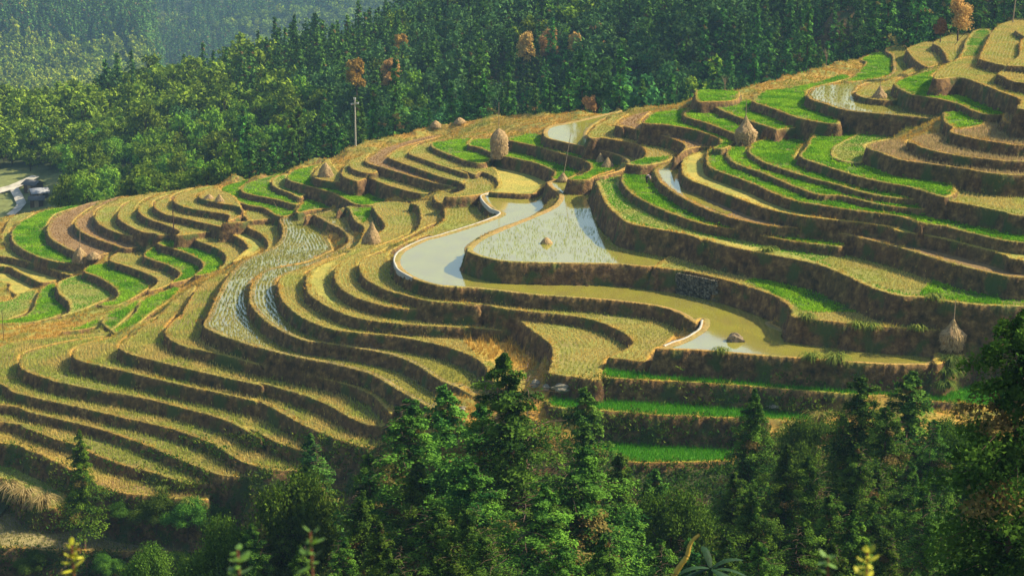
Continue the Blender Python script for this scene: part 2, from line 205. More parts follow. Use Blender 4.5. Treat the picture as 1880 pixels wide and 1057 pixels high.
def solve(nx,ny,cs,init):
    ix=np.clip(np.round((cx-X0)/cs).astype(int),0,nx-1); iy=np.clip(np.round((cy-Y0)/cs).astype(int),0,ny-1)
    S=np.zeros((ny,nx));W=np.zeros((ny,nx)); np.add.at(S,(iy,ix),cz);np.add.at(W,(iy,ix),1)
    fix=W>0; val=S/np.maximum(W,1); h=init.copy(); h[fix]=val[fix]
    for it in range(400):
        p=np.pad(h,1,mode='edge'); q=(p[:-2,1:-1]+p[2:,1:-1]+p[1:-1,:-2]+p[1:-1,2:])/4
        h=np.where(fix,val*.9+q*.1 if it>350 else val,q)
    return h
def resize(a,ny,nx):
    yy=np.linspace(0,a.shape[0]-1,ny);xx=np.linspace(0,a.shape[1]-1,nx)
    y0=np.minimum(yy.astype(int),a.shape[0]-2);x0=np.minimum(xx.astype(int),a.shape[1]-2)
    fy=(yy-y0)[:,None];fx=(xx-x0)[None]
    g=lambda i,j:a[np.ix_(y0+i,x0+j)]
    return (g(0,0)*(1-fx)+g(0,1)*fx)*(1-fy)+(g(1,0)*(1-fx)+g(1,1)*fx)*fy
hb=None
for lv in (8,4,2,1):
    c=CS*lv; a=int((X1-X0)/c)+1; b=int((Y1-Y0)/c)+1
    hb=solve(b and a,b,c,np.full((b,a),-10.) if hb is None else resize(hb,b,a))
nyb,nxb=hb.shape
def base(X,Y):
    fx=np.clip((X-X0)/CS,0,nxb-1.001);fy=np.clip((Y-Y0)/CS,0,nyb-1.001)
    i=fx.astype(int);j=fy.astype(int);fx=fx-i;fy=fy-j
    return (hb[j,i]*(1-fx)+hb[j,i+1]*fx)*(1-fy)+(hb[j+1,i]*(1-fx)+hb[j+1,i+1]*fx)*fy
# ---------- terraced fine grid ----------
TA,TB,DT=-.365,.365,.00068
YA,YB,DY=128.,384.,.21
tt=np.arange(TA,TB,DT); yy=np.arange(YA,YB,DY)
GT,GY=np.meshgrid(tt,yy); GX=GT*GY
NR,NC=GX.shape
n1=fbm(GX*.35,GY*.35,4); n2=fbm(GX*2.1+50,GY*2.1,3); n3=fbm(GX*.06+9,GY*.06,3)
H=base(GX,GY)+(n1-.5)*1.2
MAT=np.full(GX.shape,'_',dtype='<U1'); SD=np.full(GX.shape,-9.,np.float32); RISE=np.zeros(GX.shape,np.float32);PID=np.full(GX.shape,-1,np.int16)
RM=5.
wob=(n2-.5)*.5
for pid,(z,m,n,g,raw) in enumerate(polys):
    x0,x1=g[:,0].min()-2,g[:,0].max()+2; y0,y1=g[:,1].min()-2,g[:,1].max()+2
    j0=max(0,int((y0-YA)/DY)); j1=min(NR,int((y1-YA)/DY)+2)
    if j1<=j0: continue
    tmin=min(x0/y0,x0/y1);tmax=max(x1/y0,x1/y1)
    i0=max(0,int((tmin-TA)/DT));i1=min(NC,int((tmax-TA)/DT)+2)
    if i1<=i0: continue
    sl=(slice(j0,j1),slice(i0,i1)); px=GX[sl].astype(np.float32);py=GY[sl].astype(np.float32)
    d2=np.full(px.shape,1e9,np.float32);ins=np.zeros(px.shape,bool)
    K=len(g)
    for k in range(K):
        ax,ay=g[k];bx,by=g[(k+1)%K]
        # inside test
        if ay!=by:
            r0,r1=(min(ay,by)-(yy[j0]))/DY,(max(ay,by)-(yy[j0]))/DY
            a0=max(0,int(math.floor(r0)));a1=min(px.shape[0],int(math.ceil(r1))+1)
            if a1>a0:
                ys=py[a0:a1];c=((ay>ys)!=(by>ys))&(px[a0:a1]<(bx-ax)*(ys-ay)/(by-ay)+ax)
                ins[a0:a1]^=c
        # distance (only rows/cols near)
        a0=max(0,int((min(ay,by)-RM-yy[j0])/DY));a1=min(px.shape[0],int((max(ay,by)+RM-yy[j0])/DY)+1)
        if a1<=a0: continue
        ta=(min(ax,bx)-RM);tb=(max(ax,bx)+RM)
        q0=yy[j0+a0];q1=yy[min(NR-1,j0+a1)]
        b0=max(0,int((min(ta/q0,ta/q1)-tt[i0])/DT));b1=min(px.shape[1],int((max(tb/q0,tb/q1)-tt[i0])/DT)+2)
        if b1<=b0: continue
        qx=px[a0:a1,b0:b1]-ax;qy=py[a0:a1,b0:b1]-ay;ex=bx-ax;ey=by-ay
        t=np.clip((qx*ex+qy*ey)/(ex*ex+ey*ey+1e-9),0,1)
        dd=(qx-t*ex)**2+(qy-t*ey)**2
        d2[a0:a1,b0:b1]=np.minimum(d2[a0:a1,b0:b1],dd)
    sd=np.sqrt(np.minimum(d2,RM*RM))*np.where(ins,1,-1)
    sdw=sd+wob[sl]*.55
    h=H[sl]; dz=z-h
    wid=np.clip(.26*np.abs(dz)*(.7+.7*n1[sl]),.12,.9)
    w=np.clip(1+sdw/wid,0,1)
    w=np.where(ins&(sd>.3),1,w)
    bump=.085*np.exp(-((sdw-.35)/.28)**2)*(sdw>-.1)*(.6+.8*n1[sl])
    bed=-.35*np.clip((sdw-.75)/.4,0,1) if m in 'W' else 0.
    tgt=z+bump+bed+(n2[sl]-.5)*.06
    if m in 'sw tup'.replace(' ',''): pass
    H[sl]=h*(1-w)+tgt*w
    inn=sdw>0
    rz=(w>0)&(w<1)&(dz>.35)
    MAT[sl]=np.where(inn,m,np.where(rz,'r',MAT[sl]))
    PID[sl]=np.where(inn,pid,np.where(rz,-1,PID[sl]))
    SD[sl]=np.where(inn,sdw,np.where(rz,-1,SD[sl]))
    RISE[sl]=np.where(inn,0,np.where(rz,np.maximum(1-w,0),RISE[sl]))
def gidx(X,Y):
    return np.clip((Y-YA)/DY,0,NR-1.01),np.clip((X/Y-TA)/DT,0,NC-1.01)
def height(X,Y):
    X=np.asarray(X,float);Y=np.asarray(Y,float)
    r,c=gidx(X,Y);j=r.astype(int);i=c.astype(int);fy=r-j;fx=c-i
    hf=(H[j,i]*(1-fx)+H[j,i+1]*fx)*(1-fy)+(H[j+1,i]*(1-fx)+H[j+1,i+1]*fx)*fy
    inside=(Y>YA)&(Y<YB)&(np.abs(X/Y)<TB-.002)
    return np.where(inside,hf,base(X,Y))
def matat(X,Y):
    r,c=gidx(X,Y);j=np.round(r).astype(int);i=np.round(c).astype(int)
    return MAT[j,i],SD[j,i],RISE[j,i]
# split of single terraces into planted and stubble parts (real patches, traced)
def regions():
    out=[]
    for m,z,s in (
      ('g',.05,"K 880,465 1000,415 1200,450 1500,510 1860,700 1879,720 1500,715 1350,700 1250,620 1100,540"),
      ('s',2.8,"K 1540,270 1650,240 1879,270 L 300,320 900,470 1110,540 970,670 700,620 400,500 150,390"),
      ('g',2.8,"L 1110,530 1500,600 2000,680 2000,760 1600,750 1000,690 1000,640"),
      ('m',-16.8,"A 640,290 700,300 760,350 700,340 600,310"),
      ('V',4.9,"I 720,290 500,380 485,420 550,515 700,620 900,705 1100,775 1150,760 1000,690 850,590 760,520 700,430"),
      ('g',-15.7,"B 400,0 401,0 400,1"),
      ('o',-6.1,"D 690,230 850,200 830,260 760,300 770,380 880,500 800,490 700,400 660,330"),
      ('g',5.1,"I 260,330 320,300 450,280 600,270 560,310 400,345"),
      ('g',-7.3,"C 940,720 1110,710 1100,760 1050,820 980,760"),
      ('y',-7.3,"H 150,200 600,200 750,340 740,430 580,520 450,460 300,360"),
      ('o',2.8,"I 400,870 900,960 K 400,30 900,150 1200,200 1500,290 1200,240 800,170 400,70"),
    ):
        px=parse(s);X,Y=on_plane(px[:,0],px[:,1],z); out.append((m,z,np.stack([X,Y],1)))
    return out
def inpoly(px,py,g):
    ins=np.zeros(px.shape,bool)
    for k in range(len(g)):
        ax,ay=g[k];bx,by=g[(k+1)%len(g)]
        if ay==by: continue
        ins^=((ay>py)!=(by>py))&(px<(bx-ax)*(py-ay)/(by-ay)+ax)
    return ins
for m,z,g in regions():
    j0=max(0,int((g[:,1].min()-YA)/DY));j1=min(NR,int((g[:,1].max()-YA)/DY)+2)
    q=inpoly(GX[j0:j1]+wob[j0:j1]*2,GY[j0:j1]+wob[j0:j1]*2,g)&(np.abs(H[j0:j1]-z)<.5)&(SD[j0:j1]>.5)
    MAT[j0:j1]=np.where(q,m,MAT[j0:j1])
# ---------- materials ----------
def newmat(name):
    m=bpy.data.materials.new(name);m.use_nodes=True;nt=m.node_tree
    for n in list(nt.nodes):
        nt.nodes.remove(n)
    out=nt.nodes.new('ShaderNodeOutputMaterial');return m,nt,out
def nd(nt,t,**k):
    n=nt.nodes.new(t)
    for a,b in k.items(): setattr(n,a,b)
    return n
def attr_material(name,rough=.9,transl=0.,noise=None,vary=.0,bump=0.,spec=.2,banks=False):
    m,nt,out=newmat(name);L=nt.links.new
    at=nd(nt,'ShaderNodeAttribute',attribute_name='Col');col=at.outputs['Color']
    if noise:
        geo=nd(nt,'ShaderNodeNewGeometry');nz=nd(nt,'ShaderNodeTexNoise');nz.inputs['Scale'].default_value=noise[0];nz.inputs['Detail'].default_value=5;nz.inputs['Roughness'].default_value=.65
        L(geo.outputs['Position'],nz.inputs['Vector'])
        mr=nd(nt,'ShaderNodeMapRange');mr.inputs['From Min'].default_value=.3;mr.inputs['From Max'].default_value=.7;mr.inputs['To Min'].default_value=1-noise[1];mr.inputs['To Max'].default_value=1+noise[1]
        L(nz.outputs['Fac'],mr.inputs['Value'])
        hs=nd(nt,'ShaderNodeHueSaturation');L(col,hs.inputs['Color']);L(mr.outputs[0],hs.inputs['Value']);col=hs.outputs['Color']
    if vary:
        oi=nd(nt,'ShaderNodeObjectInfo');h2=nd(nt,'ShaderNodeHueSaturation')
        m1=nd(nt,'ShaderNodeMapRange');m1.inputs['To Min'].default_value=1-vary;m1.inputs['To Max'].default_value=1+vary
        m2=nd(nt,'ShaderNodeMapRange');m2.inputs['To Min'].default_value=.5-vary*.03;m2.inputs['To Max'].default_value=.5+vary*.09
        L(oi.outputs['Random'],m1.inputs['Value']);L(oi.outputs['Random'],m2.inputs['Value'])
        L(m1.outputs[0],h2.inputs['Value']);L(m2.outputs[0],h2.inputs['Hue']);L(col,h2.inputs['Color']);col=h2.outputs['Color']
    if transl:
        d=nd(nt,'ShaderNodeBsdfDiffuse');t=nd(nt,'ShaderNodeBsdfTranslucent');mx=nd(nt,'ShaderNodeMixShader');mx.inputs[0].default_value=transl
        L(col,d.inputs['Color']);L(col,t.inputs['Color']);L(d.outputs[0],mx.inputs[1]);L(t.outputs[0],mx.inputs[2]);L(mx.outputs[0],out.inputs['Surface'])
    else:
        b=nd(nt,'ShaderNodeBsdfPrincipled');b.inputs['Roughness'].default_value=rough;b.inputs['Specular IOR Level'].default_value=spec
        L(col,b.inputs['Base Color'])
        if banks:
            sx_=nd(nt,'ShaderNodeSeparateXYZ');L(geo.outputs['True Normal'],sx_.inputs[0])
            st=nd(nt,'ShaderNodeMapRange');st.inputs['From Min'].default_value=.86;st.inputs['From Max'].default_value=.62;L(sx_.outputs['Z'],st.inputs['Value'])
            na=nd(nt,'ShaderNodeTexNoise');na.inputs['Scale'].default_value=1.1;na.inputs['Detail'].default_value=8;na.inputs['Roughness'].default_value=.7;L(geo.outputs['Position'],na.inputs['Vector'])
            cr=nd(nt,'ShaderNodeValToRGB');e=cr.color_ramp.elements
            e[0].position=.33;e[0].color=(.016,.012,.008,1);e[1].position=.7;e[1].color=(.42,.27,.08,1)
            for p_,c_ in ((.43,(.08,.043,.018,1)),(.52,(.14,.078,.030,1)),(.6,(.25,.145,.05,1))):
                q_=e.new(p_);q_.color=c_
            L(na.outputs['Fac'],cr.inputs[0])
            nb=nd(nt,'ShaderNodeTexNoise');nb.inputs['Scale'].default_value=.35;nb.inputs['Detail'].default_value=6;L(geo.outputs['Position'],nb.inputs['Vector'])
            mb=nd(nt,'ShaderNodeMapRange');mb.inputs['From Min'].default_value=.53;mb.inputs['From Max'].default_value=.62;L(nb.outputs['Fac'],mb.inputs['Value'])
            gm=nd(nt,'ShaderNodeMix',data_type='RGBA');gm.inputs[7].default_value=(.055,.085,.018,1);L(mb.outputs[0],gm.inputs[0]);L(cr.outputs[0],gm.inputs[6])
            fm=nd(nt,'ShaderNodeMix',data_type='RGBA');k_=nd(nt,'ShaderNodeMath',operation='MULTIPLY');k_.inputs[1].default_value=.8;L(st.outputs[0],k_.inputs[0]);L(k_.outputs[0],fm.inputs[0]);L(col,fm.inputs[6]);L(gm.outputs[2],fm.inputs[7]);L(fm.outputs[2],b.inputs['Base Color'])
        if bump:
            bp=nd(nt,'ShaderNodeBump');bp.inputs['Strength'].default_value=bump;bp.inputs['Distance'].default_value=.25
            L(nz.outputs['Fac'],bp.inputs['Height']);L(bp.outputs[0],b.inputs['Normal'])
        L(b.outputs[0],out.inputs['Surface'])
    return m
def flat_material(name,color,rough=.8,noise=None,vary=0):
    m,nt,out=newmat(name);L=nt.links.new
    b=nd(nt,'ShaderNodeBsdfPrincipled');b.inputs['Roughness'].default_value=rough;b.inputs['Base Color'].default_value=(*color,1);b.inputs['Specular IOR Level'].default_value=.2
    geo=nd(nt,'ShaderNodeTexCoord');nz=nd(nt,'ShaderNodeTexNoise');nz.inputs['Scale'].default_value=(noise or (6,.3))[0];nz.inputs['Detail'].default_value=5
    L(geo.outputs['Object'],nz.inputs['Vector'])
    k=(noise or (6,.3))[1]
    cr=nd(nt,'ShaderNodeMix',data_type='RGBA');cr.inputs[6].default_value=(*[c*(1-k) for c in color],1);cr.inputs[7].default_value=(*[min(1,c*(1+k)) for c in color],1)
    mr=nd(nt,'ShaderNodeMapRange');mr.inputs['From Min'].default_value=.3;mr.inputs['From Max'].default_value=.7
    L(nz.outputs['Fac'],mr.inputs['Value']);L(mr.outputs[0],cr.inputs[0]);L(cr.outputs[2],b.inputs['Base Color'])
    bp=nd(nt,'ShaderNodeBump');bp.inputs['Strength'].default_value=.5;bp.inputs['Distance'].default_value=.05;L(nz.outputs['Fac'],bp.inputs['Height']);L(bp.outputs[0],b.inputs['Normal'])
    L(b.outputs[0],out.inputs['Surface']);return m
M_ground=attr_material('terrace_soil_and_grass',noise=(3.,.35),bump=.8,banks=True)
M_forest_ground=attr_material('forest_floor',noise=(.7,.3))
M_grass=attr_material('grass_blades',transl=.3)
M_leaf=attr_material('leaves',transl=.28,vary=.4)
M_needle=attr_material('needles',transl=.22,vary=.32)
M_facing=attr_material('stone_facing',noise=(6.,.4))
M_far=attr_material('distant_leaves',transl=.2)
M_straw=attr_material('straw',noise=(9.,.3))
M_bark=flat_material('bark',(.10,.065,.04),noise=(8,.4))
M_pole=flat_material('weathered_wood',(.30,.22,.13),noise=(12,.3))
M_concrete=flat_material('pale_concrete',(.38,.36,.29),noise=(5,.2))
M_rock=flat_material('pale_rock',(.26,.23,.16),noise=(3,.4))
M_road=flat_material('dusty_road',(.44,.41,.33),noise=(.5,.3))
M_roof=flat_material('grey_roof',(.10,.10,.10),noise=(6,.3))
M_metalroof=flat_material('pale_sheet_roof',(.30,.31,.33),rough=.6,noise=(4,.12))
M_wood=flat_material('dark_timber',(.09,.05,.03),noise=(6,.3))
M_insul=flat_material('white_porcelain',(.8,.8,.78),rough=.3,noise=(4,.05))
# ---------- mesh helpers ----------
COL=scene.collection
def tag(o,label=None,cat=None,group=None,kind=None):
    if label:o['label']=label
    if cat:o['category']=cat
    if group:o['group']=group
    if kind:o['kind']=kind
    return o
def npmesh(name,V,Fc,col=None,smooth=False):
    V=np.ascontiguousarray(V,np.float32);Fc=np.ascontiguousarray(Fc,np.int32)
    me=bpy.data.meshes.new(name);n,k=Fc.shape
    me.vertices.add(len(V));me.vertices.foreach_set('co',V.ravel())
    me.loops.add(n*k);me.loops.foreach_set('vertex_index',Fc.ravel())
    me.polygons.add(n);me.polygons.foreach_set('loop_start',np.arange(0,n*k,k,dtype=np.int32))
    me.polygons.foreach_set('loop_total',np.full(n,k,np.int32))
    if smooth: me.polygons.foreach_set('use_smooth',np.ones(n,bool))
    me.update(calc_edges=True)
    if col is not None:
        c=np.ones((len(V),4),np.float32);c[:,:3]=col
        a=me.attributes.new('Col','FLOAT_COLOR','POINT');a.data.foreach_set('color',c.ravel())
    return me
def link(name,me,mat=None,parent=None):
    o=bpy.data.objects.new(name,me)
    if mat and not me.materials: me.materials.append(mat)
    COL.objects.link(o)
    if parent: o.parent=parent
    return o
def empty(name,loc=(0,0,0)):
    o=bpy.data.objects.new(name,None);COL.objects.link(o);o.location=loc;o.empty_display_size=.3;return o
def copy_tree(o,loc,rz=0,sc=1):
    c=o.copy();COL.objects.link(c);c.location=loc;c.rotation_euler=(0,0,rz);c.scale=(sc,)*3 if not isinstance(sc,tuple) else sc
    for ch in o.children:
        d=ch.copy();COL.objects.link(d);d.parent=c
        for g in ch.children:
            e=g.copy();COL.objects.link(e);e.parent=d
    return c
def grid_faces(r,c):
    a=np.arange(r*c).reshape(r,c)
    return np.stack([a[:-1,:-1],a[:-1,1:],a[1:,1:],a[1:,:-1]],-1).reshape(-1,4)
def mixc(a,b,t): 
    t=np.asarray(t)[...,None];return np.asarray(a)*(1-t)+np.asarray(b)*t
# ---------- ground colours (albedo) ----------
def lin(r,g,b): return np.array([r,g,b],float)
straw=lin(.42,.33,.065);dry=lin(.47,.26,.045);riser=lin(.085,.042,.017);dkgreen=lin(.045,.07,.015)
soil=lin(.20,.12,.05);green=lin(.12,.27,.010);olive=lin(.25,.265,.05);mud=lin(.26,.165,.07);pale=lin(.30,.29,.08)
C=np.zeros(GX.shape+(3,))
C[:]=mixc(dry*.85,olive*.8,np.clip((n1-.35)*2.5,0,1))          # open slopes
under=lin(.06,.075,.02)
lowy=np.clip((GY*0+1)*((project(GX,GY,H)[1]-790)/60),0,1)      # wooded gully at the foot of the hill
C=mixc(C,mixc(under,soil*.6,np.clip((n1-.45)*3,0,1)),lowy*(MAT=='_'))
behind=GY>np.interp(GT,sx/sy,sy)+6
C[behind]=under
for m,a,b in (('s',soil*.6+olive*.5,olive*.9),('t',soil*.5+olive*.35,olive*.7),('w',lin(.17,.14,.07),lin(.30,.25,.10)),('g',green*.55,olive*.6),('G',lin(.06,.2,.008),lin(.09,.26,.01)),
              ('m',mud,mud*.8),('M',lin(.22,.15,.055),mud*.8),('V',lin(.30,.2,.13),mud*.7),('o',olive,straw),('p',olive,pale),('v',lin(.24,.13,.06),lin(.26,.17,.07)),('u',straw*.8,soil*1.3),('W',lin(.30,.20,.07),lin(.22,.19,.05)),('y',dry,straw)):
    q=MAT==m
    if q.any(): C[q]=mixc(a,b,np.clip((n1[q]-.3)*2.2,0,1))
# dry-grass bund along every lip
flat=(SD>0)
edge=np.clip(1.15-SD/.42+(n2-.5)*1.2,0,1)*flat
edgecol=mixc(dry,straw,np.clip((n3-.35)*3,0,1)); edgecol=mixc(edgecol,olive*.95,np.clip((n1-.56)*4,0,.6))
C=mixc(C,edgecol,edge*.95)
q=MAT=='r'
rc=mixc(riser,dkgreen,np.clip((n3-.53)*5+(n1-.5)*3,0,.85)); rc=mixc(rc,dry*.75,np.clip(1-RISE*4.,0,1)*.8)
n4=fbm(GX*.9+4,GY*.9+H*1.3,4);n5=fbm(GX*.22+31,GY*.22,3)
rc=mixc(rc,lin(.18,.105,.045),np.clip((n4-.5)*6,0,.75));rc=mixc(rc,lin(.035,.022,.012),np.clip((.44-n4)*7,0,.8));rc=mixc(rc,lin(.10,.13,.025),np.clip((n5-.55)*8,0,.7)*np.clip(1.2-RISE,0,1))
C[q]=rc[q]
C*=(.82+.36*n2)[...,None]
C=np.clip(C,.003,.8)
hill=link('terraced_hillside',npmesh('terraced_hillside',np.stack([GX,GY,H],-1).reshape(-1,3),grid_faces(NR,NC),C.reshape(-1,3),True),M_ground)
tag(hill,'stepped hillside of curving rice terraces with dry grass banks','hillside',kind='structure')
# surrounding ground sheet, left open where the terraces are
bx=np.arange(X0+3,X1-3,5.);by=np.arange(Y0+3,Y1-3,5.)
BX,BY=np.meshgrid(bx,by);BZ=base(BX,BY)+(fbm(BX*.1,BY*.1)-.5)*2
ins=(BY>YA+8)&(BY<YB-8)&(np.abs(BX/BY)<TB-.03)
near=(BY>YA-6)&(BY<YB+6)&(np.abs(BX/BY)<TB+.02)
BZ=np.where(near,BZ-1.2,BZ)
fb=grid_faces(*BX.shape); keep=~(ins.ravel()[fb].all(1))
roadc=np.zeros(BX.shape+(3,));roadc[:]=lin(.045,.06,.018);roadc*=(.6+.8*fbm(BX*.2,BY*.2))[...,None]
uB,vB=project(BX,BY,BZ);roadc[(uB<135)&(vB>312)&(vB<480)&(BY>370)&(BY<500)]=lin(.17,.19,.06)   # grassy clearing round the sheds
g2=link('forest_ground',npmesh('forest_ground',np.stack([BX,BY,BZ],-1).reshape(-1,3),fb[keep],roadc.reshape(-1,3),True),M_forest_ground)
tag(g2,'dark wooded ground of the valley and forest slope behind the terraces','ground',kind='structure')
# ---------- water ----------
def water_mat():
    m,nt,out=newmat('paddy_water');L=nt.links.new
    b=nd(nt,'ShaderNodeBsdfPrincipled');b.inputs['Roughness'].default_value=.06;b.inputs['IOR'].default_value=4.;b.inputs['Specular IOR Level'].default_value=.6
    geo=nd(nt,'ShaderNodeNewGeometry');mp=nd(nt,'ShaderNodeMapping');mp.inputs['Scale'].default_value=(1,.5,1)
    nz=nd(nt,'ShaderNodeTexNoise');nz.inputs['Scale'].default_value=.5;nz.inputs['Detail'].default_value=6
    L(geo.outputs['Position'],mp.inputs['Vector']);L(mp.outputs[0],nz.inputs['Vector'])
    mr=nd(nt,'ShaderNodeMapRange');mr.inputs['From Min'].default_value=.35;mr.inputs['From Max'].default_value=.7;L(nz.outputs['Fac'],mr.inputs['Value'])
    mx=nd(nt,'ShaderNodeMix',data_type='RGBA');mx.inputs[6].default_value=(.31,.29,.04,1);mx.inputs[7].default_value=(.27,.23,.05,1)
    L(mr.outputs[0],mx.inputs[0]);L(mx.outputs[2],b.inputs['Base Color'])
    n2_=nd(nt,'ShaderNodeTexNoise');n2_.inputs['Scale'].default_value=2.2;n2_.inputs['Detail'].default_value=3;L(geo.outputs['Position'],n2_.inputs['Vector'])
    bp=nd(nt,'ShaderNodeBump');bp.inputs['Strength'].default_value=.03;bp.inputs['Distance'].default_value=.1
    L(n2_.outputs['Fac'],bp.inputs['Height']);L(bp.outputs[0],b.inputs['Normal']);L(b.outputs[0],out.inputs['Surface']);return m
M_water=water_mat()
def water(name,mask,z,label):
    """flat water sheet over the grid cells of one terrace, running in under its upper bank"""
    d=mask.copy()
    for _ in range(5):
        e=d.copy();e[1:]|=d[:-1];e[:-1]|=d[1:];e[:,1:]|=d[:,:-1];e[:,:-1]|=d[:,1:];d=e
    mk=mask|(d&(H>z+.02))
    q=mk[:-1,:-1]&mk[1:,:-1]&mk[:-1,1:]&mk[1:,1:]
    a=np.arange(NR*NC).reshape(NR,NC);f=np.stack([a[:-1,:-1][q],a[:-1,1:][q],a[1:,1:][q],a[1:,:-1][q]],-1)
    idx,inv=np.unique(f,return_inverse=True);V=np.stack([GX.ravel()[idx],GY.ravel()[idx],np.full(len(idx),z)],1)
    o=link(name,npmesh(name,V,inv.reshape(-1,4)),M_water);tag(o,label,'water',kind='structure');return o
def pmask(n,sdm=.28):
    k=[i for i,q in enumerate(polys) if q[2]==n][0];return (PID==k)&(SD>sdm)
PD={n:(z,g,raw) for z,m,n,g,raw in polys}
water('pond_water',pmask('A'),-.06,'upper flooded paddy, pale and mirror-like, with thin rice shoots')
water('pond_water',pmask('B'),PD['B'][0]-.06,'long curving flooded paddy, milky then olive, below the upper one')
water('pond_water',pmask('W2'),PD['W2'][0]-.06,'small flooded paddy with reddish edge near the crest')
def wet(key,dz,shrink,label):
    z,g,raw=PD[key]; return water('paddy_water',pmask(key,.5),z+dz,label)
wet('T6',.012,0,'wet stubble paddy in the middle of the slope')
wet('T5',.02,0,'narrow wet stubble strip above the largest wet paddy')
wet('WT',.075,0,'wet stubble paddy high on the right near the crest')
water('paddy_water',(MAT=='V')&(SD>.3),4.9+.05,'thin bright water in the narrow mud terrace on the right')
# ---------- scattered blades ----------
def blades(P,n,h,w,col,rng,lean=.35,var=.25,hv=.3):
    """n thin upright triangles at every point"""
    N=len(P);Q=np.repeat(P,n,0);M=len(Q)
    hh=(np.repeat(np.broadcast_to(h,(N,)),n))*(1+hv*rng.randn(M)).clip(.4,1.8)
    a=rng.rand(M)*2*np.pi;d=np.stack([np.cos(a),np.sin(a),0*a],1)
    b=rng.rand(M)*2*np.pi;l=np.stack([np.cos(b),np.sin(b),0*b],1)*(lean*hh*rng.rand(M))[:,None]
    o=rng.randn(M,3)*[1,1,0]*w*.9
    V=np.stack([Q+o-d*w/2,Q+o+d*w/2,Q+o+l+np.stack([0*hh,0*hh,hh],1)],1).reshape(-1,3)
    c=np.repeat(np.broadcast_to(col,(N,3)),n,0)*(1+var*rng.randn(M,1)).clip(.4,1.8)
    return V,np.repeat(c,3,0)
def soup(name,parts,mat,label,cat,kind='stuff',group=None):
    V=np.concatenate([p[0] for p in parts]);c=np.clip(np.concatenate([p[1] for p in parts]),.003,.9)
    o=link(name,npmesh(name,V,np.arange(len(V)).reshape(-1,3),c),mat);tag(o,label,cat,group,kind);return o
gr,gt=np.gradient(SD);SY=gr/DY;ST=gt/DT
GXs=ST/GY;GYs=SY-(GT/GY)*ST
def gather(step,mats,sdmin=.55,rows=0,jit=.25):
    X=np.arange(-130,130,step);Y=np.arange(YA+2,YB-2,step);X,Y=np.meshgrid(X,Y);X=X.ravel();Y=Y.ravel()
    X=X+rs.randn(len(X))*step*jit;Y=Y+rs.randn(len(Y))*step*jit
    k=np.abs(X/Y)<TB-.004;X=X[k];Y=Y[k]
    m,s,_=matat(X,Y);k=np.isin(m,list(mats))&(s>sdmin);X=X[k];Y=Y[k];m=m[k];s=s[k]
    if rows:
        r,c=gidx(X,Y);j=np.round(r).astype(int);i=np.round(c).astype(int)
        gx=GXs[j,i];gy=GYs[j,i];n=np.sqrt(gx*gx+gy*gy)+1e-6
        ok=(s<4.6);dlt=(np.round(s/rows)*rows-s)*ok
        X=X+gx/n*dlt;Y=Y+gy/n*dlt
    return X,Y,m,s
# stubble
X,Y,m,s=gather(.29,'stwvmu',.5,rows=.5,jit=.1)
N_=fbm(X*.25,Y*.25,3);k=rs.rand(len(X))<np.where(N_>.62,.45,.95)*np.where((m=='w')&(X>15),.35,np.where(m=='w',.75,np.where(m=='m',.4,1.)));X=X[k];Y=Y[k];m=m[k];N_=N_[k]
tall=np.where((m=='t')|(m=='u'),.32,np.where(m=='v',.30,np.where(m=='w',.25,.19)))
c=mixc(lin(.58,.45,.13),lin(.36,.39,.07),np.clip((N_-.4)*4,0,1));c[m=='v']=lin(.42,.33,.14);c[m=='m']=lin(.36,.22,.09);c[m=='w']=mixc(lin(.30,.28,.08),lin(.16,.19,.04),np.clip((N_[m=='w']-.35)*3,0,1))
c[m=='t']=mixc(lin(.60,.46,.14),lin(.36,.41,.07),np.clip((N_[m=='t']-.35)*4,0,1))
soup('rice_stubble',[blades(np.stack([X,Y,height(X,Y)],1),4,tall,.075,c,rs)],M_grass,'rows of cut rice stubble standing on the dry and wet terraces','stubble')
# leafy crop
X,Y,m,s=gather(.22,'g',.5,jit=.35)
k=rs.rand(len(X))<np.clip(1.1-(fbm(X*.5,Y*.5,3)-.45)*4.5,.12,1)*np.clip(1.3-(fbm(X*.09+5,Y*.09,2)-.5)*3,.35,1);X=X[k];Y=Y[k]
N_=fbm(X*.3,Y*.3,3);c=mixc(lin(.12,.31,.010),lin(.28,.48,.02),np.clip((N_-.35)*3.5+rs.randn(len(X))*.2,0,1))
P=np.stack([X,Y,height(X,Y)+.02],1)
soup('leafy_crop',[blades(P,5,.17,.14,c,rs,lean=1.3,var=.3)],M_grass,'low bright green vegetable leaves filling the planted terraces','crop')
X,Y,m,s=gather(.36,'p',.6,jit=.3);N_=fbm(X*.3+7,Y*.3,3);P=np.stack([X,Y,height(X,Y)+.02],1)
pa=blades(P,4,.16,.13,mixc(lin(.13,.32,.02),lin(.34,.36,.08),np.clip((N_-.42)*4,0,1)),rs,lean=1.2)
X,Y,m,s=gather(.2,'G',.3,jit=.35);P=np.stack([X,Y,height(X,Y)],1)
pb=blades(P,5,.30,.05,mixc(lin(.05,.24,.008),lin(.11,.34,.015),rs.rand(len(X))),rs,lean=.4)
soup('seedling_grass',[pa,pb],M_grass,'green seedlings and sparse young shoots on the lower strips and pale plots','grass')
# shoots in the upper pond
z,g,raw=PD['A'];X=rs.uniform(g[:,0].min(),g[:,0].max(),5200);Y=rs.uniform(g[:,1].min(),g[:,1].max(),5200)
m,s,_=matat(X,Y);k=(m=='W')&(s>1)&(np.abs(height(X,Y)+.35)<.2)&(fbm(X*.3,Y*.15,3)>.44);X=X[k];Y=Y[k]
soup('rice_shoots',[blades(np.stack([X,Y,0*X-.08],1),3,.26,.035,lin(.24,.30,.05),rs,lean=.6)],M_grass,'thin rice shoots standing in the upper flooded paddy','rice')
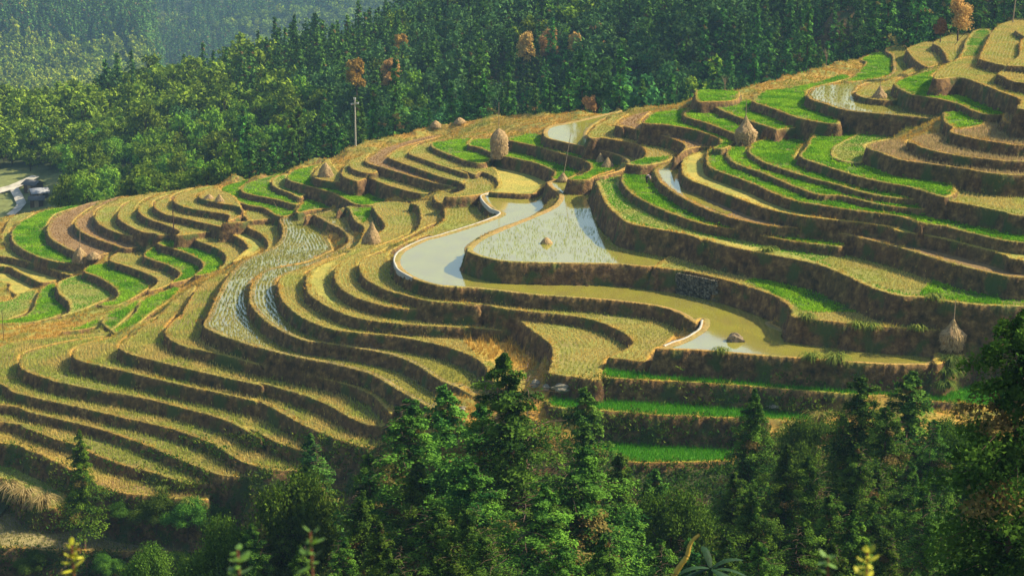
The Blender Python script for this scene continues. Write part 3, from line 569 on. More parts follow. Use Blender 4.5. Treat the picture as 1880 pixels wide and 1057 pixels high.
# dry grass on lips and banks
r,c0=np.nonzero((SD>-.0)&(SD<.75)&(MAT!='W')&(GY<330)); k=rs.rand(len(r))<.42; r=r[k];c0=c0[k]
X=GX[r,c0]+rs.randn(len(r))*.06;Y=GY[r,c0]+rs.randn(len(r))*.08
N_=fbm(X*.3,Y*.3,3);n_=fbm(X*.08+9,Y*.08,3)
c=mixc(lin(.60,.33,.05),lin(.54,.42,.10),np.clip((n_-.35)*3,0,1));c=mixc(c,lin(.24,.28,.04),np.clip((N_-.58)*5,0,.7))
hh_=.11+.5*np.clip(fbm(X*1.1+3,Y*1.1,3)-.54,0,1)*(rs.rand(len(X))+.4)*4*.5
p1=blades(np.stack([X,Y,height(X,Y)-.02],1),3,hh_,.055,c,rs,lean=1.1,var=.25)
r,c0=np.nonzero((MAT=='r')&(GY<330)); k=rs.rand(len(r))<np.clip((fbm(GX[r,c0]*.5+8,GY[r,c0]*.5+H[r,c0],3)-.30)*3.2,.12,.95); r=r[k];c0=c0[k]
X=GX[r,c0]+rs.uniform(-.1,.1,len(r));Y=GY[r,c0]+rs.uniform(-.13,.13,len(r));ri=RISE[r,c0]
N_=fbm(X*.3+3,Y*.3,3);n_=fbm(X*.07+2,Y*.07,3)
c=mixc(lin(.16,.085,.028),lin(.04,.07,.012),np.clip((n_-.57)*6+(N_-.5)*3,0,.9));c=mixc(c,lin(.42,.225,.045),np.clip(1-ri*4,0,1)*.8)
c=mixc(c,lin(.38,.22,.06),np.clip((N_-.52)*6,0,.75))
P=np.stack([X,Y,height(X,Y)-.02],1)
V,cc=blades(P,3,.16,.06,c,rs,lean=1.2,var=.32)
# blades on banks hang outwards, down the slope
r2=np.repeat(np.stack([-GXs[r,c0],-GYs[r,c0]],1),3,0)
V=V.reshape(-1,3,3);V[:,2,2]-=rs.rand(len(V))*.2
soup('bank_grass',[p1,(V.reshape(-1,3),cc)],M_grass,'dry golden and rusty grass covering the terrace banks and their rims','grass')
# open slopes: tufts of golden grass
X=rs.uniform(-120,120,150000);Y=rs.uniform(YA+3,345,150000);k=np.abs(X/Y)<TB-.004;X=X[k];Y=Y[k]
m,s,_=matat(X,Y);u,v=project(X,Y,height(X,Y));skv=np.interp(X/Y,sx/sy,sy)
k=(np.isin(m,list('_y')))&(Y<skv+2)&((v<800)|(m=='y'));X=X[k];Y=Y[k];m=m[k]
N_=fbm(X*.2,Y*.2,3);c=mixc(lin(.50,.31,.06),lin(.30,.30,.05),np.clip((N_-.42)*5,0,1));c[m=='y']=lin(.52,.33,.07)
soup('slope_grass',[blades(np.stack([X,Y,height(X,Y)],1),6,np.where(m=='y',.75,.32),.08,c,rs,lean=.8)],M_grass,'golden meadow grass on the open crest and between the terraces','grass')
# undergrowth at the foot of the hill
X=rs.uniform(-75,75,60000);Y=rs.uniform(YA-20,200,60000);Z=height(X,Y);u,v=project(X,Y,Z)
m,s,ri=matat(X,np.maximum(Y,YA+1));k=((v>795)&(m!='w')&(m!='t')&(m!='u')&(m!='o')&(m!='G')&(m!='s')&(m!='g')&(m!='p'))|((m=='r')&(v>690)&(u>980)&(rs.rand(len(u))<.9))|((m=='r')&(v>880))
X=X[k];Y=Y[k];Z=Z[k];N_=fbm(X*.15,Y*.15,3)
lv=[]
n=len(X)
for rep in range(5):
    q=np.stack([X,Y,Z],1)+np.stack([rs.randn(n)*.3,rs.randn(n)*.3,rs.rand(n)*np.where(N_>.5,1.1,.5)],1)
    lv.append(blades(q,2,.22,.2,mixc(lin(.04,.10,.012),lin(.17,.20,.03),np.clip((N_-.45)*4+rs.randn(n)*.25,0,1)),rs,lean=1.6))
uG,vG=project(GX,GY,H);r,c0=np.nonzero((MAT=='r')&(((vG>735)&(uG>980))|(vG>880)|((vG>800)&(uG>330)))&(GY<215));k=rs.rand(len(r))<.5;r=r[k];c0=c0[k];n=len(r)
N2=fbm(GX[r,c0]*.35,GY[r,c0]*.35,3)
for rep in range(4):
    q=np.stack([GX[r,c0]+rs.randn(n)*.15,GY[r,c0]-.15+rs.randn(n)*.2,H[r,c0]+rs.rand(n)*.4*(.3+N2)],1)
    kk=rs.rand(n)<np.clip((N2-.3)*3,.15,1)
    lv.append(blades(q[kk],2,.2,.17,mixc(lin(.04,.10,.012),lin(.22,.27,.035),np.clip((N2-.45)*4+rs.randn(n)*.3,0,1))[kk],rs,lean=1.7))
soup('undergrowth',lv,M_grass,'tangled green scrub and creepers over the steep banks at the foot of the hill','undergrowth')
# ---------- trees ----------
def tris(P,size,nrm,rng):
    """one triangle per point, roughly facing nrm"""
    n=len(P);r=rng.randn(n,3);nn=nrm+.6*rng.randn(n,3);nn/=np.linalg.norm(nn,axis=1)[:,None]+1e-6
    a=np.cross(nn,r);a/=np.linalg.norm(a,axis=1)[:,None]+1e-6;b=np.cross(nn,a);s=np.asarray(size)*(.6+.8*rng.rand(n));s=s[:,None]
    return np.stack([P-a*s*.5,P+a*s*.5,P+b*s*1.1],1).reshape(-1,3)
def tube(pts,rad,k=7):
    pts=np.array(pts,float);V=[];n=len(pts)
    for i in range(n):
        d=pts[min(i+1,n-1)]-pts[max(i-1,0)];d/=np.linalg.norm(d)+1e-9
        up=np.array([0,0,1.]) if abs(d[2])<.9 else np.array([1.,0,0]);a=np.cross(d,up);a/=np.linalg.norm(a);b=np.cross(d,a)
        for j in range(k):
            t=2*math.pi*j/k;V.append(pts[i]+rad[i]*(a*math.cos(t)+b*math.sin(t)))
    Fq=[]
    for i in range(n-1):
        for j in range(k):
            Fq.append((i*k+j,i*k+(j+1)%k,(i+1)*k+(j+1)%k,(i+1)*k+j))
    return np.array(V),np.array(Fq)
def join(parts):
    V=[];Q=[];o=0
    for v,f in parts: V.append(v);Q.append(f+o);o+=len(v)
    return np.concatenate(V),np.concatenate(Q)
def conifer(seed,Ht,R,nb,nl,size,dark,light,t0=.1,sparse=0,pw=.8):
    g=np.random.RandomState(seed);P=[];S=[];C_=[];Nn=[];br=[]
    bend=g.randn(2)*.02*Ht
    for k in range(nb):
        t=t0+(1-t0)*((k+.5)/nb)**.9;az=k*2.4+g.randn()*.4
        env=(1-t)**pw*(.86+.14*math.sin(t*37+seed))+.03
        ln=R*env*g.choice([.45,.7,.9,1.1,1.35,1.5])*g.uniform(.85,1.15)
        if g.rand()<sparse: continue
        d=np.array([math.cos(az),math.sin(az)]);s=g.beta(1.6,1.1,nl)
        lat=g.randn(nl)*.17*ln*(1.15-.5*s);up=(.28*s-.38*s*s)*ln*(1.4-t)
        x=d[0]*s*ln-d[1]*lat+bend[0]*t;y=d[1]*s*ln+d[0]*lat+bend[1]*t;z=t*Ht+up+g.randn(nl)*(.05*ln+.003*Ht)-np.abs(lat)*.3
        P.append(np.stack([x,y,z],1));S.append(np.full(nl,size*(.8+.4*(1-t))))
        nm=np.stack([d[0]*.6+0*x,d[1]*.6+0*x,.8+0*x],1);Nn.append(nm)
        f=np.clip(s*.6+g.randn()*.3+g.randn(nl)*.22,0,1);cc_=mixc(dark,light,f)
        if g.rand()<.06: cc_=mixc(cc_,lin(.22,.13,.05),np.full(nl,.75))
        C_.append(cc_)
        br.append(tube([(0,0,t*Ht),(d[0]*ln*.5,d[1]*ln*.5,t*Ht+.1*ln),(d[0]*ln*.9,d[1]*ln*.9,t*Ht-.02*ln)],[.012*Ht*(1-t)*.35+.01,.015,.006],4))
    P=np.concatenate(P);V=tris(P,np.concatenate(S),np.concatenate(Nn),g);c=np.repeat(np.concatenate(C_),3,0)
    tr=[tube([(0,0,-.8),(bend[0]*.3,bend[1]*.3,Ht*.35),(bend[0]*.7,bend[1]*.7,Ht*.7),(bend[0],bend[1],Ht*.99)],[.016*Ht,.011*Ht,.006*Ht,.015],8)]
    return V,c,join(tr+br)
def lobes(seed,Ht,R,nlobe,nl,size,dark,light,upright=1.,t0=.35):
    g=np.random.RandomState(seed);P=[];C_=[];Nn=[];br=[]
    for k in range(nlobe):
        th=g.rand()*6.28;rr=R*math.sqrt(g.rand())*.72;hz=Ht*(t0+(1-t0)*g.rand()*(1-.45*(rr/R)**2))
        rad=R*g.uniform(.28,.5)*(1.1-.3*hz/Ht);ctr=np.array([rr*math.cos(th),rr*math.sin(th),min(hz,Ht-rad*.6)])
        n=nl;d=g.randn(n,3);d/=np.linalg.norm(d,axis=1)[:,None];d[:,2]=np.where(d[:,2]<-.35,-d[:,2],d[:,2])
        q=ctr+d*rad*(.45+.8*g.rand(n,1)**1.5)*[1,1,upright];P.append(q);Nn.append(d)
        f=np.clip(.35+.45*g.rand()+.25*g.randn(n),0,1);C_.append(mixc(dark,light,f))
        br.append(tube([(0,0,Ht*t0*.6),(ctr*[.5,.5,.8]).tolist(),ctr.tolist()],[.02*R+.03,.02*R,.01],4))
    P=np.concatenate(P);V=tris(P,np.full(len(P),size),np.concatenate(Nn),g);c=np.repeat(np.concatenate(C_),3,0)
    tr=[tube([(0,0,-.8),(0,0,Ht*.3),(0,0,Ht*.7)],[.035*R+.05,.03*R+.04,.03],7)]
    return V,c,join(tr+br)
def tree_proto(name,data,leafmat):
    V,c,(tv,tf)=data
    r=empty(name)
    t=link('trunk',npmesh('trunk',tv,tf,None,True),M_bark,r)
    l=link('crown',npmesh('crown',V,np.arange(len(V)).reshape(-1,3),np.clip(c,.004,.8)),leafmat,r)
    return r
def solid_tree(name,data,leafmat):      # crown and trunk in one mesh, for far trees only a few pixels wide
    V,c,(tv,tf)=data
    tf3=np.concatenate([tf[:,[0,1,2]],tf[:,[0,2,3]]])
    VV=np.concatenate([V,tv]);FF=np.concatenate([np.arange(len(V)).reshape(-1,3),tf3+len(V)])
    cc=np.concatenate([c,np.tile(lin(.09,.06,.035),(len(tv),1))])
    return npmesh(name,VV,FF,np.clip(cc,.004,.8)),(VV,FF,cc)
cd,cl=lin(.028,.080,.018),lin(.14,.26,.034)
bd,bl=lin(.04,.10,.014),lin(.24,.34,.028)
# forest prototypes
fp={}
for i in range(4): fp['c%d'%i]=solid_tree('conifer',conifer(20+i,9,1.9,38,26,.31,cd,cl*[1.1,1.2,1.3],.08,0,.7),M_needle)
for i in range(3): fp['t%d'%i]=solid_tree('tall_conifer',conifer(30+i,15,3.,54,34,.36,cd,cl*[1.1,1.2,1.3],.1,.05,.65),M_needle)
for i in range(4): fp['b%d'%i]=solid_tree('broadleaf_tree',lobes(40+i,8,3.3,15,95,.4,bd,bl),M_leaf)
for i in range(2): fp['d%d'%i]=solid_tree('broadleaf_tree',lobes(50+i,9,3.3,15,90,.38,lin(.024,.075,.028),lin(.11,.22,.05)),M_leaf)
for i in range(2): fp['y%d'%i]=solid_tree('bamboo_clump',lobes(60+i,12,2.6,16,80,.38,lin(.09,.15,.01),lin(.38,.44,.035),1.5),M_leaf)
for i in range(2): fp['o%d'%i]=solid_tree('autumn_tree',lobes(70+i,9,2.4,13,60,.5,lin(.20,.08,.02),lin(.52,.27,.05),1.4),M_leaf)
info={'c':('conifer','slender dark green conifer in the forest behind the terraces','conifer','slender conifers of the forest behind the terraces'),
 't':('tall_conifer','tall full conifer in the stand at the upper right behind the crest','conifer','tall conifers behind the crest'),
 'b':('broadleaf_tree','rounded mid green broadleaf tree in the wood behind the terraces','tree','mid green broadleaf trees of the forest'),
 'd':('dark_broadleaf_tree','rounded dark bluish green tree among the conifers behind the terraces','tree','dark broadleaf trees of the forest'),
 'y':('bamboo_clump','feathery yellow green bamboo clump in the forest above the crest','bamboo','bamboo clumps in the forest')}
def kind_at(u,v,r):
    if u<430: return 'b' if r<.86 else ('c' if r<.93 else 'd')
    if u<560: return 'c' if r<.55 else 'b'
    if u<720: return 'c' if r<.6 else ('d' if r<.75 else 'b')
    if u<1180: return ('c' if r<.55 else ('d' if r<.8 else 'b')) if v>110 else ('d' if r<.45 else ('b' if r<.6 else 'c'))
    if u<1420: return 'y' if r<.33 else ('c' if r<.65 else 'd')
    return 't' if r<.7 else ('c' if r<.85 else 'd')
placed=[]
def near_road(u,v): return (u<122 and 316<v<480)
Yr=322.
frs=np.random.RandomState(11)
while Yr<600:
    stp=4.1+(Yr-322)*.006;Xr=-.42*Yr
    while Xr<.42*Yr:
        x=Xr+frs.randn()*stp*.3;y=Yr+frs.randn()*stp*.3;Xr+=stp
        ys=float(np.interp(x/y,sx/sy,sy))
        if y<ys+13: continue
        z=float(height(x,y));u,v=project(x,y,z)
        if near_road(u,v) or v<-330 or (y>480 and v<-200): continue
        h=8.5
        ut,vt=project(x,y,z+16)
        svt=np.interp(u,sk[:,0],sk[:,1])
        if vt>svt+6: continue      # wholly hidden behind the crest
        r=(frs.rand()*.5+float(np.clip((fbm(np.array([x*.03]),np.array([y*.03]),2)[0]-.5)*2.2+.5,0,1))*.5);k=kind_at(u,v,r)
        if k=='y' and y<ys+45: k='c'
        if vt<0 and -400<v and y<400 and k=='c' and u>1100: k='t'
        placed.append((y,x,z,k,u,v))
    Yr+=stp*.95
placed.sort()
cnt={};far_parts={}
lim={'c':299,'t':150,'b':299,'d':120,'y':60}
bulk=[]
for y,x,z,k,u,v in placed:
    key=k+str(frs.randint({'c':4,'t':3,'b':4,'d':2,'y':2}[k]));me,raw=fp[key]
    sc=frs.choice([.7,.9,1.05,1.35])*frs.uniform(.85,1.15)*{'c':1.2,'t':.85,'b':1.,'d':1.05,'y':1.}[k];rz=frs.rand()*6.28
    if cnt.get(k,0)<lim[k] and -30<u<1910 and v>-30:
        cnt[k]=cnt.get(k,0)+1
        nm,lb,ct,gp=info[k]
        o=link(nm,me,M_needle if k in 'ct' else M_leaf);o.location=(x,y,z-.3);o.rotation_euler=(0,0,rz);o.scale=(sc*frs.uniform(.85,1.15),sc*frs.uniform(.85,1.15),sc*frs.uniform(.85,1.2));tag(o,lb,ct,gp)
    else: bulk.append((key,x,y,z-.3,sc,rz))
def merge(name,items,mat,label,cat,source):
    Vs=[];Fs=[];Cs=[];off=0
    for key,x,y,z,sc,rz in items:
        V,Fc,c=source[key];ca,sa=math.cos(rz),math.sin(rz)
        q=np.stack([V[:,0]*ca-V[:,1]*sa,V[:,0]*sa+V[:,1]*ca,V[:,2]],1)*sc+[x,y,z]
        Vs.append(q);Fs.append(Fc+off);Cs.append(c*frs.uniform(.7,1.3));off+=len(V)
    o=link(name,npmesh(name,np.concatenate(Vs),np.concatenate(Fs),np.clip(np.concatenate(Cs),.004,.8)),mat)
    tag(o,label,cat,kind='stuff');return o
raws={k:v[1] for k,v in fp.items()}
lowr={}
for k,(V,Fc,c) in raws.items():          # thinner copies for the far wood
    nt=int(len(V)//3)
    leaf=Fc[(Fc.max(1)<10**9)];sel=frs.rand(len(Fc))<.45
    f=Fc[sel];idx,inv=np.unique(f,return_inverse=True);VV=V[idx].copy();f=inv.reshape(-1,3)
    cen=VV[f].mean(1);VV=VV[f]*1.0;VV=cen[:,None]+(VV-cen[:,None])*1.45
    lowr[k]=(VV.reshape(-1,3),np.arange(len(VV)*3).reshape(-1,3),c[idx][f].reshape(-1,3))
hillr={}
for k,(V,Fc,c) in raws.items():
    sel=frs.rand(len(Fc))<.13;f=Fc[sel];VV=V[f];cen=VV.mean(1);VV=cen[:,None]+(VV-cen[:,None])*2.3
    hillr[k]=(VV.reshape(-1,3),np.arange(len(VV)*3).reshape(-1,3),c[f].reshape(-1,3))
merge('forest',bulk,M_far,'dense mixed forest covering the slope behind the terraces','forest',lowr)
# ---------- distant hills ----------
def hillsheet(name,us,rows,label,seed):
    """rows: list of (row v at each u, distance) profiles from foot to top"""
    U=np.array(us,float);nu=110;nv=60
    u=np.linspace(U[0],U[-1],nu);A=[];D=[]
    for vv,dd in rows:
        A.append(np.interp(u,U,vv));D.append(np.interp(u,U,dd))
    A=np.array(A);D=np.array(D);s=np.linspace(0,len(rows)-1,nv)
    vi=np.array([np.interp(s,np.arange(len(rows)),A[:,i]) for i in range(nu)]).T
    di=np.array([np.interp(s,np.arange(len(rows)),D[:,i]) for i in range(nu)]).T
    x,y,z=at_depth(np.tile(u,(nv,1)),vi,di*1.45);z=z+(fbm(x*.010+seed,y*.012,4)-.5)*48
    c=np.zeros(x.shape+(3,));c[:]=lin(.05,.075,.02);c=mixc(c,lin(.17,.19,.03),np.clip((fbm(x*.02+seed,y*.02,3)-.5)*5,0,1))
    o=link(name,npmesh(name,np.stack([x,y,z],-1).reshape(-1,3),grid_faces(nv,nu)[:,::-1],c.reshape(-1,3),True),M_forest_ground);tag(o,label,'hill',kind='structure')
    return x,y,z
hA=hillsheet('far_hill',[-500,-200,0,150,265,300],[([260,250,240,230,215,215],[700,700,700,720,760,780]),([170,165,160,150,140,180],[790,790,800,820,850,900]),([60,40,20,0,60,150],[880,880,900,940,900,930]),([-100,-120,-120,-80,10,140],[1000,1000,1020,1060,960,960]),([-330,-330,-310,-240,-60,130],[1300,1300,1300,1300,1060,990])],'sunlit hazy hill with yellow green scrub at the upper left',2.)
hB=hillsheet('far_hill',[100,230,300,450,600,760,1000,1400,2400],[([240,230,220,210,190,170,150,100,100],[950]*9),([150,135,125,110,90,70,50,30,30],[1080]*9),([20,0,-10,-10,-20,-30,-30,-40,-40],[1250]*9),([-200,-210,-215,-215,-215,-215,-215,-215,-215],[1600]*9),([-420,-420,-420,-430,-430,-430,-430,-430,-430],[2100]*9)],'blue hazy wooded hill in the far distance at the top left',5.)
def scatter_hill(h,n,seed,yellow,name,label):
    g=np.random.RandomState(seed);x,y,z=h;R_,Cc=x.shape;items=[]
    ii=g.randint(0,R_-1,n);jj=g.randint(0,Cc-1,n);fi=g.rand(n);fj=g.rand(n)
    B=lambda a:(a[ii,jj]*(1-fi)*(1-fj)+a[ii+1,jj]*fi*(1-fj)+a[ii,jj+1]*(1-fi)*fj+a[ii+1,jj+1]*fi*fj)
    X,Y,Z=B(x),B(y),B(z);u,v=project(X,Y,Z);nz=fbm(X*.014+3,Y*.014,3)
    for a in range(n):
        if not(-60<u[a]<820 and -40<v[a]<230): continue
        if u[a]>760 : continue
        if nz[a]>.52: key='t%d'%g.randint(3)
        elif g.rand()<yellow: key='y%d'%g.randint(2)
        else: key='b%d'%g.randint(4)
        items.append((key,X[a],Y[a],Z[a]-.5,g.choice([.8,1.1,1.5])*g.uniform(.8,1.2),g.rand()*6.28))
    merge(name,items,M_far,label,'forest',hillr)
scatter_hill(hA,11000,1,.25,'hill_forest','mixed trees covering the sunlit far hill at the upper left')
scatter_hill(hB,26000,2,.06,'hill_forest','hazy conifers covering the most distant hill')
# ---------- where a line of sight meets the ground ----------
def ground_at(u,v,y0=126.,y1=560.):
    Y=np.arange(y0,y1,.25);x,yy_,w=rays(u,v);t=Y/yy_;X=x*t;Z=CAMZ+w*t
    hh=height(X,Y);k=np.nonzero(Z<=hh)[0]
    i=k[0] if len(k) else len(Y)-1
    return float(X[i]),float(Y[i]),float(hh[i])
def ppm(y,z): return F/(y*cp-(z-CAMZ)*sp)
# ---------- single trees ----------
near={}
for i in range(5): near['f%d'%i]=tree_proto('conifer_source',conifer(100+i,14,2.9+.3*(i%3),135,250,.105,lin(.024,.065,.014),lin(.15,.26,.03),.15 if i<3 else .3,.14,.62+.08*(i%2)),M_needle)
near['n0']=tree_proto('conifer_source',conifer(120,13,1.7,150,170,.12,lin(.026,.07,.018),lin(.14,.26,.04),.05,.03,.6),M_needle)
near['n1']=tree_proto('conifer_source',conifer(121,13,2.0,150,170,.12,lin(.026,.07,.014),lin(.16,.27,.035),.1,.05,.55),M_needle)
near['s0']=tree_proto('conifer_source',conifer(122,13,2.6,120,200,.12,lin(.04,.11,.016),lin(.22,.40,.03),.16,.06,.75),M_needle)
near['w0']=tree_proto('broadleaf_source',lobes(130,9,4.,26,1300,.15,lin(.02,.06,.01),lin(.11,.21,.022)),M_leaf)
near['w1']=tree_proto('broadleaf_source',lobes(131,7,3.6,22,1200,.14,lin(.03,.075,.01),lin(.16,.26,.03)),M_leaf)
WIDE=dict(f=1.35,n=1.35,s=1.1,w=.62)
def stand(key,u,v,Y,name,label,cat='conifer',wid=1.,group=None,base_v=None):
    """tree whose top is seen at (u,v) at distance Y; its foot is on the ground there"""
    src=near[key]
    if base_v is not None:
        x,y,gz=ground_at(u,base_v);z=CAMZ+float(rays(u,v)[2]/rays(u,v)[1])*y
    else:
        x,y,z=at_depth(u,v,Y);gz=float(height(x,y))
    zz=np.array([vv.co.z for vv in src.children[1].data.vertices[:3]]) if 0 else None
    H0={'f':14,'n':13,'s':13,'w':8.4}[key[0]] if key!='w1' else 6.6
    s=(z-gz)/H0
    sw=min(s,1.6)*wid*WIDE[key[0]]
    o=copy_tree(src,(x,y,gz),random.random()*6.28,(sw,sw,s));o.name=name;tag(o,label,cat,group)
    return o
T_=[
('s0',155,790,None,'pale trunked bright green conifer standing alone at the lower left',1.,1008),
('n0',586,800,None,'narrow dark conifer against the ends of the lower left terraces',1.25,1030),
('f0',735,738,118,'broad conifer just right of the narrow dark one, left of centre',1.15,None),
('n1',816,708,125,'slim conifer with pointed top between two broad ones below the terraces',1.1,None),
('f1',968,645,108,'tallest conifer with thin bare neck in front of the golden grass',1.1,None),
('f2',906,745,112,'dark conifer crowding the left side of the tallest one',1.05,None),
('n1',1074,712,128,'small topped conifer in front of the bright green strips',1.,None),
('f3',1376,715,122,'conifer rising over the right end of the lower green strip',.85,None),
('f4',1586,690,118,'thin topped conifer in front of the upper green strip at the right',1.,None),
('n1',1671,683,120,'dark narrow conifer, tallest of the right hand clump',1.3,None),
('f0',1640,745,112,'conifer between the two tallest tops of the right hand clump',.9,None),
('f2',1712,775,115,'conifer at the right flank of the right hand clump',.85,None),
('f1',1508,838,106,'round topped conifer at the left of the right hand clump',.9,None),
('f3',1583,818,104,'bright conifer low in the middle of the right hand clump',.95,None),
('f4',1445,815,112,'pale green conifer beside the one over the strip end',.9,None),
('n1',1137,832,120,'short conifer under the olive ledge, left of a pair',1.05,None),
('n1',1203,862,118,'short conifer under the olive ledge, right of a pair',1.05,None),
('f2',1050,822,98,'full conifer in front, right of the tallest one',1.2,None),
('f0',780,932,92,'full bright conifer at the bottom, left of centre',1.1,None),
('f3',655,900,104,'dark conifer at the bottom behind the full bright one',1.1,None),
('f4',870,850,100,'dark conifer at the bottom between the two full ones',1.25,None),
('f1',965,900,90,'wide conifer at the bottom below the tallest one',1.2,None),
('f0',1640,985,88,'young bright conifer at the bottom edge of the right hand clump',.9,None),
('f2',1710,900,98,'conifer in the shade low in the right hand clump',1.,None),
('f4',1380,900,98,'conifer at the bottom beneath the pale green one',1.,None),
('f1',1465,960,90,'dark conifer at the bottom left of the right hand clump',1.1,None),
('f3',1560,935,92,'conifer at the bottom middle of the right hand clump',1.1,None),
('n0',1090,930,100,'narrow conifer at the bottom, right of the full one',1.5,None),
]
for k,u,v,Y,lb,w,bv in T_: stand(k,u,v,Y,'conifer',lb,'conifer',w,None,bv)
FILL=[('f3',700,960,92),('f1',735,1000,86),('f4',830,1000,84),('f2',905,985,86),('f0',1010,1000,82),('f3',1120,985,86),('n1',1160,930,104),('f1',1215,1000,88),('n0',1250,985,92),('f4',1330,985,92),('f0',1345,860,116),('f2',1400,990,88),
('f3',1425,870,112),('f0',1520,900,100),('f4',1535,1000,84),('f1',1600,905,100),('f2',1620,860,108),('f3',1665,850,106),('f0',1690,960,90),('f4',1735,860,108),('f1',1745,985,86),('f2',1780,930,95),('n1',1550,760,124),('f0',690,830,124),('f4',760,850,112),
('n0',505,905,132),('f2',535,950,118),('f1',480,960,116),('f3',560,1000,100),('f0',620,990,98),('f1',1250,900,120),('f2',870,930,92),('n1',930,820,112),('f0',1010,900,96),('f3',1300,1010,90),('n0',1180,880,116)]
for k,u,v,Y in FILL: stand(k,u,v,Y,'conifer','conifer packed in the dense band along the bottom, its top below the taller ones','conifer',1.,'conifers packed along the bottom of the view')
W_=[('w1',530,900,120,'leafy broadleaf tree left of the narrow dark conifer'),
('w1',1235,920,112,'small light green bush beside the short conifer pair'),
('w1',400,985,118,'round bush on the bottom bank at the left'),
('w1',1480,790,138,'scrubby bush under the end of the lower green strip'),
('w0',1760,800,118,'bushy tree between the clump and the dark near tree'),
('w1',260,1020,130,'low bush below the bottom left terrace rim')]
for k,u,v,Y,lb in W_: stand(k,u,v,Y,'broadleaf_tree',lb,'tree',1.1)
for i,(u,v,bv,lb) in enumerate([(228,925,978,'first bush from the left on the steep bank right of the lone conifer'),(288,915,984,'second bush from the left on the steep bank right of the lone conifer'),(345,922,988,'third bush from the left on the steep bank right of the lone conifer'),(400,935,992,'rightmost bush on the steep bank right of the lone conifer'),
 (60,1018,1062,'leftmost bush under the lowest left terrace rim'),(200,1022,1066,'bush under the lowest left rim, right of the lone conifer trunk'),(335,1015,1062,'bush under the lowest left rim near its right end'),(440,990,1050,'bush at the right end of the lowest left terrace')]):
    stand('w1',u,v,None,'bush',lb,'bush',2.1,None,bv)
# the dark near tree at the right edge
nt_=conifer(150,15,3.5,150,330,.12,lin(.018,.05,.008),lin(.09,.16,.02),.05,.05,.45)
ntree=tree_proto('conifer',nt_,M_needle);x,y,z=at_depth(1885,575,52);gz=z-15;ntree.location=(x,y,gz);ntree.rotation_euler=(0,0,1);tag(ntree,'large dark shaded conifer close to the viewer at the right edge','conifer')
for o in near.values():
    for ch in list(o.children): bpy.data.objects.remove(ch)
    bpy.data.objects.remove(o)
# autumn and bare trees
def autumn(u,v,Y,hm,name,label,ca,cb,up=1.3,R=None,seed=0,top=True):
    R=(R or hm*.30)
    o=tree_proto(name,lobes(200+seed,hm,R,20,170,.24 if Y<330 else .36,ca,cb,up,.25),M_leaf)
    x,y,z=at_depth(u,v,Y);o.location=(x,y,z-hm);tag(o,label,'tree');return o
rust=(lin(.30,.14,.05),lin(.60,.32,.12));gold=(lin(.30,.18,.03),lin(.62,.40,.08))
autumn(1762,2,272,5.3,'autumn_tree','rust red tree on the crest at the upper right',*rust,1.25,2.5,1)
autumn(1728,38,272,2.6,'autumn_shrub','small rust shrub left of the rust red crest tree',*rust,1.3,1.0,2)
autumn(1082,178,318,2.9,'autumn_shrub','lone russet shrub on the crest above the small flooded paddy',*rust,1.4,1.3,3)
for i,(u,v,Y,hm,lb,cc) in enumerate([(654,112,395,7.5,'narrow golden tree among the dark conifers, left of the orange one',gold),(714,108,400,8,'pointed orange tree among the dark conifers',rust),
 (736,64,440,7,'round yellow tree above the orange and golden ones',gold),(967,62,405,8,'rusty tree at the left of the group above the middle of the forest',rust),(1010,54,410,8,'largest of the pale orange trees above the middle of the forest',(lin(.25,.12,.05),lin(.50,.26,.11))),
 (1098,45,410,7,'faded orange tree at the right of the forest group',rust),(211,214,470,5,'small orange tree in the green wood at the left',(lin(.3,.13,.03),lin(.5,.25,.05))),(255,332,402,3.5,'reddish bush at the edge of the wood behind the left terraces',rust),(1058,60,405,6,'thin brown tree beside the largest pale orange one',rust)]):
    autumn(u,v,Y,hm,'autumn_tree',lb,*cc,1.3,None,10+i)
o=autumn(105,343,400,5.5,'broadleaf_tree','light green round tree beside the sheds at the far left',lin(.08,.13,.01),lin(.25,.30,.02),1.1,2.6,30)
def bare(u,vb,vt,label,seed):
    x,y,z=ground_at(u,vb);h=(vb-vt)/ppm(y,z);g=np.random.RandomState(seed);tr=tube([(0,0,-.3),(0,0,h*.35)],[.05,.035],5)
    parts=[]
    for k in range(16):
        a=g.rand()*6.28;l=h*g.uniform(.5,.75);s=g.uniform(.1,.45);b=h*g.uniform(.15,.5)
        parts.append(tube([(0,0,b),(math.cos(a)*l*s*.5,math.sin(a)*l*s*.5,b+(h-b)*.5),(math.cos(a)*l*s,math.sin(a)*l*s,min(h,b+l))],[.02,.012,.006],4))
    r=empty('bare_tree',(x,y,z));link('trunk',npmesh('trunk',*tr),M_pole,r);link('branches',npmesh('branches',*join(parts)),M_pole,r);tag(r,label,'tree')
bare(465,314,258,'leafless pale tree on the crest at the left of the forest edge',1)
bare(1476,108,40,'tall thin leafless tree on the crest before the right hand forest',2)
bare(1517,122,88,'short leafless sapling on the crest right of the tall bare tree',3)
bare(1331,166,138,'pair of bare sticks of a sapling on the crest above the stepped green plots',4)
